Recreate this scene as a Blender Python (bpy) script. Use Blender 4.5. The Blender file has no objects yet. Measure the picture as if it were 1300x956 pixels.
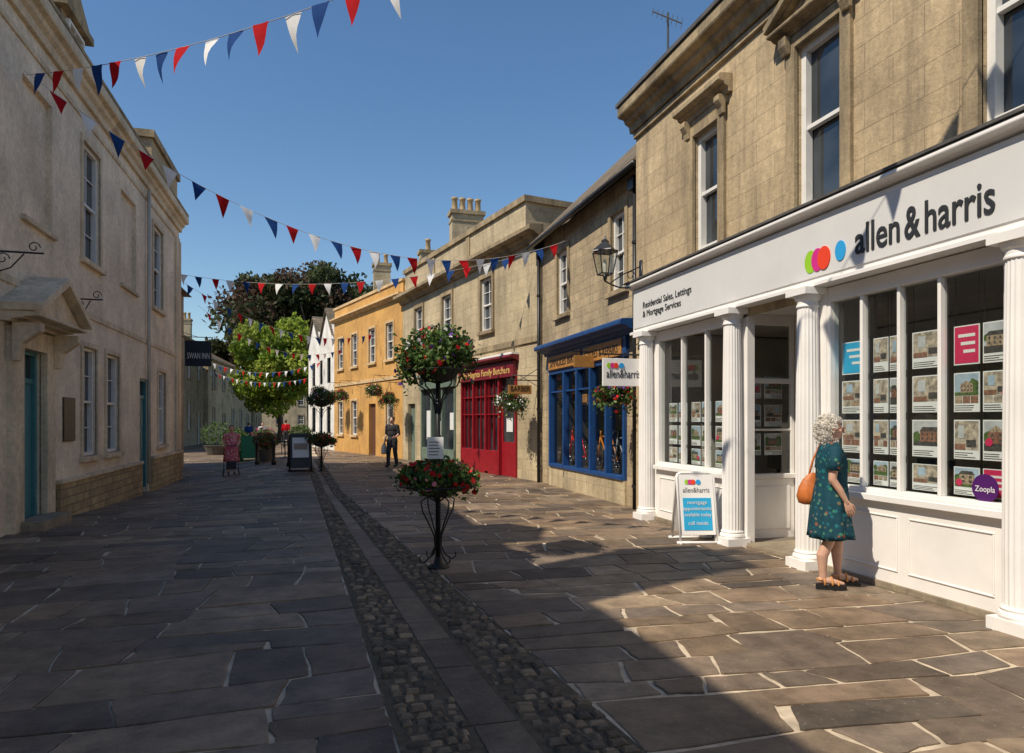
import bpy, bmesh, math, random
import numpy as np
from mathutils import Vector, Matrix
random.seed(7); np.random.seed(7)
scene=bpy.context.scene
scene.view_settings.view_transform='Standard'
scene.view_settings.look='None'
scene.view_settings.exposure=0

# ------------------------------------------------------------------ materials
class NT:
    def __init__(s,name):
        s.m=bpy.data.materials.new(name); s.m.use_nodes=True
        s.nt=s.m.node_tree; s.b=s.nt.nodes['Principled BSDF']; s.out=s.nt.nodes['Material Output']
        s._pos=None
    def n(s,t,**k):
        x=s.nt.nodes.new(t)
        for a,b in k.items(): setattr(x,a,b)
        return x
    def l(s,a,b): s.nt.links.new(a,b)
    def pos(s):
        if s._pos is None: s._pos=s.n('ShaderNodeNewGeometry').outputs['Position']
        return s._pos
    def scaled(s,v,sc):
        m=s.n('ShaderNodeVectorMath',operation='MULTIPLY'); s.l(v,m.inputs[0]); m.inputs[1].default_value=sc
        return m.outputs[0]
    def noise(s,scale,detail=3,vec=None,rough=.6):
        x=s.n('ShaderNodeTexNoise'); x.inputs['Scale'].default_value=scale; x.inputs['Detail'].default_value=detail
        x.inputs['Roughness'].default_value=rough
        s.l(vec if vec is not None else s.pos(),x.inputs['Vector']); return x.outputs['Fac']
    def ramp(s,fac,stops):
        r=s.n('ShaderNodeValToRGB'); cr=r.color_ramp
        while len(cr.elements)<len(stops): cr.elements.new(.5)
        for e,(p,c) in zip(cr.elements,stops):
            e.position=p; e.color=(c[0],c[1],c[2],1) if hasattr(c,'__len__') else (c,c,c,1)
        s.l(fac,r.inputs[0]); return r.outputs[0]
    def mix(s,fac,a,b,mode='MIX'):
        m=s.n('ShaderNodeMix',data_type='RGBA',blend_type=mode)
        for i,v in ((0,fac),(6,a),(7,b)):
            if isinstance(v,bpy.types.NodeSocket): s.l(v,m.inputs[i])
            elif hasattr(v,'__len__'): m.inputs[i].default_value=(v[0],v[1],v[2],1)
            else: m.inputs[i].default_value=v
        return m.outputs[2]
    def bump(s,h,strength=.3,dist=.02):
        b=s.n('ShaderNodeBump'); b.inputs['Strength'].default_value=strength; b.inputs['Distance'].default_value=dist
        s.l(h,b.inputs['Height']); s.l(b.outputs[0],s.b.inputs['Normal'])
    def color(s,c):
        if isinstance(c,bpy.types.NodeSocket): s.l(c,s.b.inputs['Base Color'])
        else: s.b.inputs['Base Color'].default_value=(c[0],c[1],c[2],1)
    def rough(s,r,metal=0,spec=.5):
        s.b.inputs['Roughness'].default_value=r; s.b.inputs['Metallic'].default_value=metal
        s.b.inputs['Specular IOR Level'].default_value=spec

def simple(name,col,rough=.6,var=.12,scale=6,bump=0,metal=0,spec=.4):
    t=NT(name)
    if var>0:
        f=t.noise(scale,3)
        a=[min(1,c*(1+var)) for c in col]; b=[c*(1-var) for c in col]
        t.color(t.ramp(f,[(.3,b),(.7,a)]))
        if bump: t.bump(t.noise(scale*6,2),bump,.01)
    else: t.color(col)
    t.rough(rough,metal,spec); return t.m

def masonry(name,c1,c2,mortar,bw=.8,bh=.3,ms=.006,stain=.6,staincol=(.10,.085,.07),bump=.35,st0=.47):
    t=NT(name)
    sp=t.n('ShaderNodeSeparateXYZ'); t.l(t.pos(),sp.inputs[0])
    ad=t.n('ShaderNodeMath',operation='ADD'); t.l(sp.outputs[0],ad.inputs[0]); t.l(sp.outputs[1],ad.inputs[1])
    cb=t.n('ShaderNodeCombineXYZ'); t.l(ad.outputs[0],cb.inputs[0]); t.l(sp.outputs[2],cb.inputs[1])
    br=t.n('ShaderNodeTexBrick'); t.l(cb.outputs[0],br.inputs['Vector'])
    br.inputs['Scale'].default_value=1; br.inputs['Brick Width'].default_value=bw; br.inputs['Row Height'].default_value=bh
    br.inputs['Mortar Size'].default_value=ms; br.inputs['Mortar Smooth'].default_value=.3; br.inputs['Bias'].default_value=0
    br.inputs['Color1'].default_value=(*c1,1); br.inputs['Color2'].default_value=(*c2,1); br.inputs['Mortar'].default_value=(*mortar,1)
    col=br.outputs['Color']
    big=t.ramp(t.noise(.9,4),[(.3,(.74,.72,.70)),(.7,(1.16,1.14,1.10))])
    col=t.mix(1,col,big,'MULTIPLY')
    fn=t.noise(12,5,rough=.78)
    fine=t.ramp(fn,[(.3,.74),(.7,1.16)])
    col=t.mix(1,col,fine,'MULTIPLY')
    streak=t.noise(1,5,t.scaled(t.pos(),(2.6,2.6,.35)),rough=.72)
    f=t.ramp(streak,[(st0,0),(.70,stain)])
    col=t.mix(f,col,staincol)
    t.color(col); t.rough(.88,0,.2)
    hh=t.mix(.35,t.noise(28,3,rough=.7),br.outputs['Fac'],'SUBTRACT')
    t.bump(hh,bump,.02)
    return t.m

def attrmat(name,rough=.7,var=(.75,1.25),scale=10,bump=.3,bd=.01,trans=0,spec=.3,dirt=False):
    t=NT(name)
    a=t.n('ShaderNodeAttribute'); a.attribute_name='col'
    col=a.outputs['Color']
    if var:
        col=t.mix(1,col,t.ramp(t.noise(scale,4,rough=.7),[(.3,var[0]),(.7,var[1])]),'MULTIPLY')
    if dirt:
        col=t.mix(1,col,t.ramp(t.noise(.55,4,rough=.65),[(.35,(.62,.60,.60)),(.65,(1.15,1.13,1.08))]),'MULTIPLY')
        sp=t.ramp(t.noise(38,2),[(.66,0),(.72,.5)]); col=t.mix(sp,col,(.34,.31,.26))
    t.color(col); t.rough(rough,0,spec)
    if bump: t.bump(t.noise(scale*3,4,rough=.7),bump,bd)
    if trans:
        tr=t.n('ShaderNodeBsdfTranslucent'); t.l(col,tr.inputs[0])
        mx=t.n('ShaderNodeMixShader'); mx.inputs[0].default_value=trans
        t.l(t.b.outputs[0],mx.inputs[1]); t.l(tr.outputs[0],mx.inputs[2]); t.l(mx.outputs[0],t.out.inputs[0])
    return t.m

def clearglass(name):
    t=NT(name)
    tr=t.n('ShaderNodeBsdfTransparent'); tr.inputs[0].default_value=(.90,.94,.93,1)
    gl=t.n('ShaderNodeBsdfGlossy'); gl.inputs['Roughness'].default_value=.01
    lw=t.n('ShaderNodeLayerWeight'); lw.inputs['Blend'].default_value=.5
    p=t.n('ShaderNodeMath',operation='POWER'); t.l(lw.outputs['Facing'],p.inputs[0]); p.inputs[1].default_value=4.0
    m=t.n('ShaderNodeMath',operation='MULTIPLY_ADD'); t.l(p.outputs[0],m.inputs[0]); m.inputs[1].default_value=.8; m.inputs[2].default_value=.07
    mx=t.n('ShaderNodeMixShader'); t.l(m.outputs[0],mx.inputs[0]); t.l(tr.outputs[0],mx.inputs[1]); t.l(gl.outputs[0],mx.inputs[2])
    t.l(mx.outputs[0],t.out.inputs[0]); t.nt.nodes.remove(t.b); return t.m

def darkglass(name):
    t=NT(name)
    f=t.noise(1.3,2)
    t.color(t.ramp(f,[(.35,(.012,.016,.022)),(.7,(.05,.06,.07))]))  # patchy tone painted into the base colour to suggest reflections
    t.rough(.04,0,.5); t.b.inputs['IOR'].default_value=1.7
    t.bump(t.noise(1.5,1),.05,.05); return t.m

bath=masonry('bath_stone',(.565,.445,.285),(.48,.375,.24),(.30,.235,.155),.72,.29,.005,.72,(.19,.15,.105))
bath2=masonry('bath_stone_rubble',(.52,.415,.27),(.42,.335,.22),(.36,.29,.20),.42,.19,.010,.65,(.17,.14,.10),.6)
bath3=masonry('bath_stone_pale',(.56,.465,.31),(.48,.40,.265),(.36,.29,.20),.7,.28,.006,.6,(.21,.17,.12))
trim=masonry('stone_trim',(.45,.355,.225),(.40,.315,.20),(.33,.26,.17),1.3,3.1,.003,.85,(.095,.078,.058),.35,.42)
ochre=masonry('ochre_render',(.66,.375,.125),(.62,.35,.115),(.58,.33,.11),3,3,.001,.45,(.40,.235,.10),.15)
cream=masonry('cream_paint',(.82,.71,.565),(.80,.69,.55),(.74,.64,.51),9,9,.001,.4,(.60,.49,.36),.25)
creamtrim=masonry('cream_trim',(.74,.62,.46),(.70,.59,.44),(.6,.5,.38),2.2,9,.003,.6,(.34,.26,.175),.25)
greystone=masonry('grey_stone',(.36,.30,.22),(.30,.25,.185),(.25,.21,.16),.6,.25,.008,.6,(.14,.12,.09))
plinthst=masonry('plinth_rubble',(.54,.42,.24),(.38,.295,.175),(.30,.24,.16),.34,.15,.014,.4,(.18,.15,.10),.8)
whiterender=masonry('white_render',(.80,.79,.75),(.78,.77,.73),(.7,.7,.66),9,9,.001,.2,(.5,.47,.42),.1)
slate=masonry('stone_slates',(.27,.215,.16),(.17,.14,.105),(.06,.05,.04),.28,.16,.012,.6,(.09,.085,.05),.8)
whitep=simple('white_paint',(.83,.80,.765),.42,.06,2.2,.05)
whitef=simple('white_frame_paint',(.76,.74,.70),.4,.06,8)
fasciam=simple('fascia_light_grey',(.66,.65,.635),.35,.04,2)
lead=simple('lead_flashing',(.10,.095,.09),.7,.3,5,.2)
blackm=simple('black_iron',(.015,.015,.016),.4,.2,20)
darkgrey=simple('dark_grey_letters',(.03,.032,.035),.5,0)
interior=simple('interior_wall',(.50,.47,.42),.8,.2,1.5)
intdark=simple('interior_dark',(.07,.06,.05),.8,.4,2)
intfloor=simple('interior_floor',(.18,.15,.12),.6,.2,3)
bluep=simple('blue_paint',(.012,.06,.20),.4,.15,5)
tealdoor=simple('teal_door_paint',(.075,.24,.27),.45,.1,5)
redp=simple('red_paint',(.27,.010,.018),.4,.15,5)
maroon=simple('maroon_fascia',(.17,.012,.022),.45,.12,5)
orangewood=simple('orange_wood_sign',(.40,.19,.05),.5,.2,9)
greenshop=simple('sage_paint',(.14,.19,.15),.5,.15,4)
gold=simple('gold_letters',(.70,.50,.16),.4,.05,5)
glass=darkglass('window_glass'); cglass=clearglass('shop_glass')
card=simple('white_card',(.74,.74,.73),.5,0)
skyblue=simple('print_sky',(.34,.43,.52),.4,.25,7)
skygrey=simple('print_overcast',(.46,.47,.48),.4,.2,9)
printgreen=simple('print_green',(.075,.12,.035),.4,.5,30)
printhouse=simple('print_house',(.33,.25,.17),.4,.5,40)
printbrick=simple('print_brick',(.24,.12,.08),.4,.5,45)
printroom=simple('print_room',(.38,.32,.25),.4,.6,22)
printdark=simple('print_dark',(.07,.065,.06),.4,.6,40)
printred=simple('print_red',(.58,.03,.10),.5,0)
cyan=simple('cyan_panel',(.03,.38,.66),.45,.04,4)
cgreen=simple('logo_green',(.30,.58,.03),.5,0); cpink=simple('logo_pink',(.62,.03,.24),.5,0); cred=simple('logo_red',(.80,.06,.02),.5,0); cblue=simple('logo_blue',(.03,.34,.70),.5,0)
purple=simple('sticker_purple',(.07,.01,.12),.5,0)
bark=simple('bark',(.09,.07,.05),.9,.4,8,.6)
leafm=attrmat('leaves',.6,None,.6,0,.01,.35)
smallleaf=attrmat('small_leaves',.5,None,10,0,.01,.25)
petal=attrmat('petals',.6,None,10,0,.01,.25)
slabm=attrmat('flagstone',.6,(.60,1.32),4,.6,.012,0,.35,True)
cobm=attrmat('cobble',.7,(.7,1.3),16,.5,.01)
mortarm=simple('lime_mortar',(.52,.425,.31),.9,.3,7,.5)
groundm=simple('ground_earth',(.13,.115,.10),.9,.3,.8,.3)

# ------------------------------------------------------------------ geometry helpers
def sm(t): t=max(0,min(1,t)); return t*t*(3-2*t)
def hgt(x,y): return -.24*sm((-1.0-x)/3.0)*sm((y-11)/9.0)

class Fr:
    def __init__(s,o,u,n): s.o=o; s.u=u; s.nn=n
    def P(s,u,n,z): return (s.o[0]+s.u[0]*u+s.nn[0]*n, s.o[1]+s.u[1]*u+s.nn[1]*n, z)
class Part:
    def __init__(s,name,mat,smooth=False,bevel=0): s.name=name;s.mat=mat;s.v=[];s.f=[];s.col=[];s.smooth=smooth;s.bevel=bevel
    def add(s,vs,fs,col=None):
        b=len(s.v); s.v+= [tuple(v) for v in vs]; s.f+=[tuple(i+b for i in f) for f in fs]
        if col is not None: s.col+= [col]*len(fs)
    def quad(s,a,b,c,d): s.add([a,b,c,d],[(0,1,2,3)])
    def box(s,fr,u0,u1,n0,n1,z0,z1):
        P=fr.P
        s.add([P(u0,n0,z0),P(u1,n0,z0),P(u1,n1,z0),P(u0,n1,z0),P(u0,n0,z1),P(u1,n0,z1),P(u1,n1,z1),P(u0,n1,z1)],
              [(0,1,2,3),(4,7,6,5),(0,4,5,1),(1,5,6,2),(2,6,7,3),(3,7,4,0)])
    def prism(s,fr,pts,n0,n1):
        k=len(pts)
        s.add([fr.P(u,n0,z) for u,z in pts]+[fr.P(u,n1,z) for u,z in pts],
              [tuple(range(k)),tuple(range(2*k-1,k-1,-1))]+[(i,(i+1)%k,(i+1)%k+k,i+k) for i in range(k)])
    def prism_u(s,fr,pts,u0,u1):
        k=len(pts)
        s.add([fr.P(u0,n,z) for n,z in pts]+[fr.P(u1,n,z) for n,z in pts],
              [tuple(range(k)),tuple(range(2*k-1,k-1,-1))]+[(i,(i+1)%k,(i+1)%k+k,i+k) for i in range(k)])
    def lathe(s,cx,cy,prof,seg=20,flute=0,sx=1,sy=1):
        vs=[];fs=[]
        for r,z in prof:
            for i in range(seg):
                a=2*math.pi*i/seg
                rr=r*(1-(.06*abs(math.sin(flute*a/2)) if flute else 0))
                vs.append((cx+rr*math.cos(a)*sx,cy+rr*math.sin(a)*sy,z))
        for j in range(len(prof)-1):
            for i in range(seg):
                k=(i+1)%seg
                fs.append((j*seg+i,j*seg+k,(j+1)*seg+k,(j+1)*seg+i))
        fs.append(tuple(range(seg-1,-1,-1))); fs.append(tuple((len(prof)-1)*seg+i for i in range(seg)))
        s.add(vs,fs)
    def tube(s,pts,rads,seg=8,closed=False,round_=False,col=None):
        pts=[Vector(p) for p in pts]
        if not hasattr(rads,'__len__'): rads=[rads]*len(pts)
        rads=list(rads)
        if round_:
            d0=(pts[0]-pts[1]).normalized(); d1=(pts[-1]-pts[-2]).normalized()
            p=[];r=[]
            for a in (80,50,25): p.append(pts[0]+d0*rads[0]*math.sin(math.radians(a))); r.append(rads[0]*math.cos(math.radians(a)))
            q=[];w=[]
            for a in (25,50,80): q.append(pts[-1]+d1*rads[-1]*math.sin(math.radians(a))); w.append(rads[-1]*math.cos(math.radians(a)))
            pts=p+pts+q; rads=r+rads+w
        n=len(pts); vs=[]; fs=[]; up=None
        for i,p in enumerate(pts):
            if closed: t=(pts[(i+1)%n]-pts[i-1])
            else: t=(pts[min(i+1,n-1)]-pts[max(i-1,0)])
            t.normalize()
            if up is None: up=Vector((0,0,1)) if abs(t.z)<.9 else Vector((1,0,0))
            a=t.cross(up)
            if a.length<1e-4: a=t.cross(Vector((.3,.9,.1)))
            a.normalize(); b=a.cross(t).normalized(); up=b
            for k in range(seg):
                an=2*math.pi*k/seg; vs.append(p+(a*math.cos(an)+b*math.sin(an))*rads[i])
        m=n if closed else n-1
        for j in range(m):
            j2=(j+1)%n
            for k in range(seg):
                k2=(k+1)%seg; fs.append((j*seg+k,j*seg+k2,j2*seg+k2,j2*seg+k))
        if not closed: fs.append(tuple(range(seg-1,-1,-1))); fs.append(tuple((n-1)*seg+i for i in range(seg)))
        s.add(vs,fs,col)
    def ell(s,c,r,seg=14,rings=9,M=None,col=None):
        vs=[];fs=[]
        vs.append((0,0,-1))
        for j in range(1,rings):
            ph=-math.pi/2+math.pi*j/rings
            for i in range(seg):
                a=2*math.pi*i/seg; vs.append((math.cos(ph)*math.cos(a),math.cos(ph)*math.sin(a),math.sin(ph)))
        vs.append((0,0,1)); L=len(vs)-1
        for i in range(seg):
            fs.append((0,1+(i+1)%seg,1+i)); fs.append((L,L-seg+i,L-seg+(i+1)%seg))
        for j in range(rings-2):
            for i in range(seg):
                k=(i+1)%seg; b=1+j*seg; fs.append((b+i,b+k,b+seg+k,b+seg+i))
        out=[]
        for v in vs:
            w=Vector((v[0]*r[0],v[1]*r[1],v[2]*r[2]))
            if M is not None: w=M@w
            out.append(w+Vector(c))
        s.add(out,fs,col)
class Obj:
    def __init__(s,name,loc):
        s.e=bpy.data.objects.new(name,None); s.e.location=loc; scene.collection.objects.link(s.e); s.parts={}; s.loc=Vector(loc)
        s.e.empty_display_size=.3
    def part(s,name,mat,smooth=False,bevel=0):
        if name not in s.parts: s.parts[name]=Part(name,mat,smooth,bevel)
        return s.parts[name]
    def attach(s,o):
        o.parent=s.e; o.matrix_parent_inverse=Matrix.Translation(-s.loc)
    def done(s):
        for p in s.parts.values():
            if not p.v: continue
            o=mkobj(p); s.attach(o)
        return s
def mkobj(p):
    me=bpy.data.meshes.new(p.name); me.from_pydata(p.v,[],p.f); me.materials.append(p.mat)
    if p.col:
        at=me.attributes.new('col','FLOAT_COLOR','FACE'); arr=np.ones((len(p.f),4),dtype=np.float32); arr[:,:3]=np.array(p.col); at.data.foreach_set('color',arr.ravel())
    else:
        bm=bmesh.new(); bm.from_mesh(me)
        if 'glass' in p.name:      # panes: outer face towards the street side
            bm.normal_update()
            for f in bm.faces:
                if f.normal.dot(Vector((.5,6,1.6))-f.calc_center_median())<0: f.normal_flip()
        else: bmesh.ops.recalc_face_normals(bm,faces=bm.faces)
        bm.to_mesh(me); bm.free()
    if p.smooth: me.polygons.foreach_set('use_smooth',[True]*len(me.polygons))
    me.update()
    o=bpy.data.objects.new(p.name,me); scene.collection.objects.link(o)
    if p.bevel:
        b=o.modifiers.new('bevel','BEVEL'); b.width=p.bevel; b.segments=1; b.limit_method='ANGLE'; b.angle_limit=math.radians(40)
    return o
def text(obj,name,body,origin,xdir,mat,size=.3,width=None,ydir=(0,0,1),align='LEFT',ex=.004,bold=0):
    cu=bpy.data.curves.new(name,'FONT'); cu.body=body; cu.size=size; cu.extrude=ex; cu.align_x=align; cu.offset=bold
    cu.resolution_u=3
    cu.materials.append(mat)
    o=bpy.data.objects.new(name,cu); scene.collection.objects.link(o)
    bpy.context.view_layer.update()
    w=o.dimensions.x; sc=width/w if width else 1
    x=Vector(xdir).normalized(); y=Vector(ydir).normalized(); z=x.cross(y)
    M=Matrix(((x.x*sc,y.x,z.x,origin[0]),(x.y*sc,y.y,z.y,origin[1]),(x.z*sc,y.z,z.z,origin[2]),(0,0,0,1)))
    o.parent=obj.e; o.matrix_parent_inverse=Matrix.Translation(-obj.loc)
    o.matrix_basis=M
    return o

def wall(p,fr,u0,u1,z0,z1,ops=(),rev=.2,n=0):
    us=sorted({u0,u1,*[o[0] for o in ops],*[o[1] for o in ops]}); zs=sorted({z0,z1,*[o[2] for o in ops],*[o[3] for o in ops]})
    for i in range(len(us)-1):
        for j in range(len(zs)-1):
            cu=(us[i]+us[i+1])/2; cz=(zs[j]+zs[j+1])/2
            if any(o[0]<cu<o[1] and o[2]<cz<o[3] for o in ops): continue
            p.quad(fr.P(us[i],n,zs[j]),fr.P(us[i+1],n,zs[j]),fr.P(us[i+1],n,zs[j+1]),fr.P(us[i],n,zs[j+1]))
    for a,b,c,d in ops:
        P=fr.P
        p.quad(P(a,n,c),P(a,n-rev,c),P(a,n-rev,d),P(a,n,d)); p.quad(P(b,n,c),P(b,n-rev,c),P(b,n-rev,d),P(b,n,d))
        p.quad(P(a,n,c),P(b,n,c),P(b,n-rev,c),P(a,n-rev,c)); p.quad(P(a,n,d),P(b,n,d),P(b,n-rev,d),P(a,n-rev,d))
def shell(p,fr,u0,u1,z0,z1,D):
    P=fr.P
    for u in (u0,u1): p.quad(P(u,0,z0),P(u,-D,z0),P(u,-D,z1),P(u,0,z1))
    p.quad(P(u0,-D,z0),P(u1,-D,z0),P(u1,-D,z1),P(u0,-D,z1))
    p.quad(P(u0,0,z1-.02),P(u1,0,z1-.02),P(u1,-D,z1-.02),P(u0,-D,z1-.02))
_sn=[0]
def sash(ob,fr,u0,u1,z0,z1,n=-.12,cols=2,rows=2,fw=.07,fm=None,bar=.022,gl=None,pre='window'):
    w=ob.part(pre+'_frames',fm or whitef,bevel=.004); g=ob.part(pre+'_glass',gl or glass)
    w.box(fr,u0,u0+fw,n-.05,n+.05,z0,z1); w.box(fr,u1-fw,u1,n-.05,n+.05,z0,z1)
    w.box(fr,u0+fw,u1-fw,n-.05,n+.05,z1-fw,z1); w.box(fr,u0+fw,u1-fw,n-.05,n+.06,z0,z0+fw*1.1)
    zm=(z0+z1)/2
    w.box(fr,u0+fw,u1-fw,n-.035,n+.03,zm-.025,zm+.025)
    for h in range(2):
        a,b=((z0+fw*1.1,zm-.025),(zm+.025,z1-fw))[h]
        off=-.02*(1-h)
        for i in range(1,cols):
            uu=u0+fw+(u1-u0-2*fw)*i/cols; w.box(fr,uu-bar/2,uu+bar/2,n-.02+off,n+.015+off,a,b)
        for j in range(1,rows):
            zz=a+(b-a)*j/rows; w.box(fr,u0+fw,u1-fw,n-.018+off,n+.012+off,zz-bar/2,zz+bar/2)
    _sn[0]+=1; r=random.Random(_sn[0])
    e1=r.uniform(-.006,.006); e2=r.uniform(-.006,.006)
    g.quad(fr.P(u0+.01,n-.05+e1,z0+.01),fr.P(u1-.01,n-.05-e1,z0+.01),fr.P(u1-.01,n-.05-e1,zm),fr.P(u0+.01,n-.05+e1,zm))
    g.quad(fr.P(u0+.01,n-.027+e2,zm),fr.P(u1-.01,n-.027-e2,zm),fr.P(u1-.01,n-.027-e2,z1-.01),fr.P(u0+.01,n-.027+e2,z1-.01))
def surround(p,fr,u0,u1,z0,z1,w=.13,pr=.05,sill=True):
    p.box(fr,u0-w,u0,-.02,pr,z0,z1+w); p.box(fr,u1,u1+w,-.02,pr,z0,z1+w); p.box(fr,u0,u1,-.02,pr-.003,z1,z1+w)
    if sill: p.box(fr,u0-w-.04,u1+w+.04,-.15,pr+.06,z0-.1,z0)
def cornice(p,fr,u0,u1,z0,z1,pr):
    h=z1-z0
    p.prism_u(fr,[(-.02,z0),(pr*.25,z0),(pr*.3,z0+h*.25),(pr*.55,z0+h*.35),(pr*.62,z0+h*.5),(pr*.95,z0+h*.55),(pr,z0+h*.62),(pr,z1-.03),(pr*.9,z1),(-.02,z1+.02)],u0,u1)
def leafcloud(name,pts,size,cols,mat,jit=.4,asp=.55,nrm=None,sides=4):
    pts=np.asarray(pts,dtype=float); n=len(pts)
    a=np.random.normal(size=(n,3)); a/=np.linalg.norm(a,axis=1)[:,None]
    if nrm is not None:
        a=a-nrm*np.sum(a*nrm,axis=1)[:,None]; a/=np.linalg.norm(a,axis=1)[:,None]+1e-9; b=np.cross(nrm,a)
    else:
        b=np.random.normal(size=(n,3)); b-=a*np.sum(a*b,axis=1)[:,None]; b/=np.linalg.norm(b,axis=1)[:,None]
    s=(size*(1+jit*(np.random.rand(n)*2-1)))[:,None]
    V=[]
    for k in range(sides):
        an=2*math.pi*k/sides; V.append(pts+a*s*math.cos(an)+b*s*asp*math.sin(an))
    V=np.stack(V,axis=1).reshape(-1,3)
    me=bpy.data.meshes.new(name); me.vertices.add(len(V)); me.vertices.foreach_set('co',V.ravel())
    me.loops.add(n*sides); me.loops.foreach_set('vertex_index',np.arange(n*sides,dtype=np.int32))
    me.polygons.add(n); me.polygons.foreach_set('loop_start',np.arange(0,n*sides,sides,dtype=np.int32)); me.polygons.foreach_set('loop_total',np.full(n,sides,dtype=np.int32))
    me.update(); me.validate()
    at=me.attributes.new('col','FLOAT_COLOR','FACE'); arr=np.ones((n,4),dtype=np.float32); arr[:,:3]=cols; at.data.foreach_set('color',arr.ravel())
    me.materials.append(mat)
    o=bpy.data.objects.new(name,me); scene.collection.objects.link(o); return o

# ------------------------------------------------------------------ ground
def gridsheet(name,xs,ys,dz,mat):
    v=[(x,y,hgt(x,y)+dz) for y in ys for x in xs]; nx=len(xs)
    f=[(j*nx+i,j*nx+i+1,(j+1)*nx+i+1,(j+1)*nx+i) for j in range(len(ys)-1) for i in range(nx-1)]
    me=bpy.data.meshes.new(name); me.from_pydata(v,[],f); me.materials.append(mat); me.update()
    o=bpy.data.objects.new(name,me); scene.collection.objects.link(o); return o
xs=[-500,-120,-40,-20,-12,-8]+[x*.5 for x in range(-14,16)]+[12,20,40,120,500]
ys=[-300,-60,-20]+[y*.75 for y in range(-12,66)]+[60,80,120,200,400,900]
gridsheet('ground',xs,ys,-.05,groundm)
pav=Obj('flagstone_pavement',(0,0,0))
mo=gridsheet('mortar_bed',[x*.5 for x in range(-19,17)],[y*.5 for y in range(-8,130)],-.010,mortarm); pav.attach(mo)
def stripL(y): 
    t=(y-4.35)/12.75; return .36-.45*t if y<17.1 else -.09-.035*(y-17.1)
def stripR(y):
    t=(y-4.03)/12.0; return 1.5-.95*t if y<16 else .55-.035*(y-16)
sl=Part('slabs',slabm)
def slab(poly,z,tilt):
    cx=sum(p[0] for p in poly)/4; cy=sum(p[1] for p in poly)/4
    out=[]
    for i in range(4):
        a=poly[i]; b=poly[(i+1)%4]
        for t in (.015,.3,.65,.975):
            j=.004 if t<.1 or t>.9 else .012
            x=a[0]+(b[0]-a[0])*t+random.uniform(-j,j); y=a[1]+(b[1]-a[1])*t+random.uniform(-j,j)
            out.append((x,y))
    base=random.choice([(.225,.160,.110),(.265,.198,.135),(.185,.138,.102),(.30,.225,.155),(.20,.155,.118),(.255,.180,.118),(.155,.122,.096),(.24,.185,.135),(.28,.20,.13)])
    k=random.uniform(.62,1.15); c=tuple(q*k for q in base)
    m=len(out); vs=[]
    for ins,dz in ((0,-.02),(0,-.003),(.008,0)):
        for x,y in out:
            d=math.hypot(x-cx,y-cy); f=1-ins/max(d,.05)
            X=cx+(x-cx)*f; Y=cy+(y-cy)*f
            vs.append((X,Y,hgt(X,Y)+z+dz+tilt[0]*(X-cx)+tilt[1]*(Y-cy)))
    fs=[(r*m+i,r*m+(i+1)%m,(r+1)*m+(i+1)%m,(r+1)*m+i) for r in range(2) for i in range(m)]
    fs.append(tuple(2*m+i for i in range(m)))
    sl.add(vs,fs,c)
def lay(xl,xr,y0,y1,rmin,rmax,cmin,cmax,skew,gs=1):
    y=y0
    while y<y1:
        far=1 if y<22 else 1.25
        h=random.uniform(rmin,rmax)*far
        def yb(base,x): return base+skew*(x-xl(base))+.04*math.sin(x*1.7+base*3)+.02*math.sin(x*4.1+base*7)
        a=xl(y+h/2)
        x=a
        R=xr(y+h/2)
        skL=0
        while x<R-.05:
            w=random.uniform(cmin,cmax)*far
            if R-(x+w)<.35: w=R-x
            g=random.uniform(.010,.020)*gs
            last=abs(x+w-R)<1e-6; skR=0 if last else random.uniform(-.07,.07)
            x1=x+w
            def put(xa,xb,ya,yb_,sa,sb):
                j=lambda:random.uniform(-.012,.012)
                slab([(xa+g+j()-sa,yb(ya,xa)+g+j()),(xb-g+j()-sb,yb(ya,xb)+g+j()),(xb-g+j()+sb,yb(yb_,xb)-g+j()),(xa+g+j()+sa,yb(yb_,xa)-g+j())],random.uniform(-.002,.004),(random.uniform(-.006,.006),random.uniform(-.006,.006)))
            r=random.random()
            if r<.16 and h>.42: q=random.uniform(.4,.6); put(x,x1,y,y+h*q,skL,0.0); put(x,x1,y+h*q,y+h,0,skR)
            elif r<.30 and w>.7: q=random.uniform(.35,.65); put(x,x+w*q,y,y+h,skL,0); put(x+w*q,x1,y,y+h,0,skR)
            else: put(x,x1,y,y+h,skL,skR)
            x=x1; skL=skR
        y+=h
lay(lambda y:-4.45 if y<24 else -9,stripL,-2,60,.33,.62,.4,1.1,0.03,.75)
lay(stripR,lambda y:6.6 if y<18 else 6.0,-2,60,.28,.62,.38,1.1,-.07)
o=mkobj(sl); pav.attach(o)
dr=Obj('cobbled_drain_strip',(.7,8,0))
cb=dr.part('cobbles',cobm)
y=-1.5
while y<30:
    L=stripL(y); R=stripR(y); W=R-L
    hh=random.uniform(.06,.11)
    for (a,b) in ((L+.015,L+W*.34),(R-W*.40,R-.015)):
        x=a+random.uniform(0,.04)
        while x<b:
            w=random.uniform(.05,.12)
            if x+w>b+.03: break
            c=random.choice([(.20,.15,.10),(.15,.115,.08),(.26,.195,.125),(.11,.088,.065)]); k=random.uniform(.6,1.15)
            z=random.uniform(-.006,.014)
            vs=[]
            for ins,dz in ((0.004,-.03),(.008,z-.008),(.022,z+.004)):
                for sx,sy in ((0,0),(1,0),(1,1),(0,1)):
                    X=x+(ins if sx==0 else w-ins)+random.uniform(-.006,.006); Y=y+(ins if sy==0 else hh-ins)+random.uniform(-.006,.006)
                    vs.append((X,Y,hgt(X,Y)+dz))
            cb.add(vs,[(r*4+i,r*4+(i+1)%4,(r+1)*4+(i+1)%4,(r+1)*4+i) for r in range(2) for i in range(4)]+[(8,9,10,11)],tuple(q*k for q in c))
            x+=w+.006
    y+=hh+.006
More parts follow.
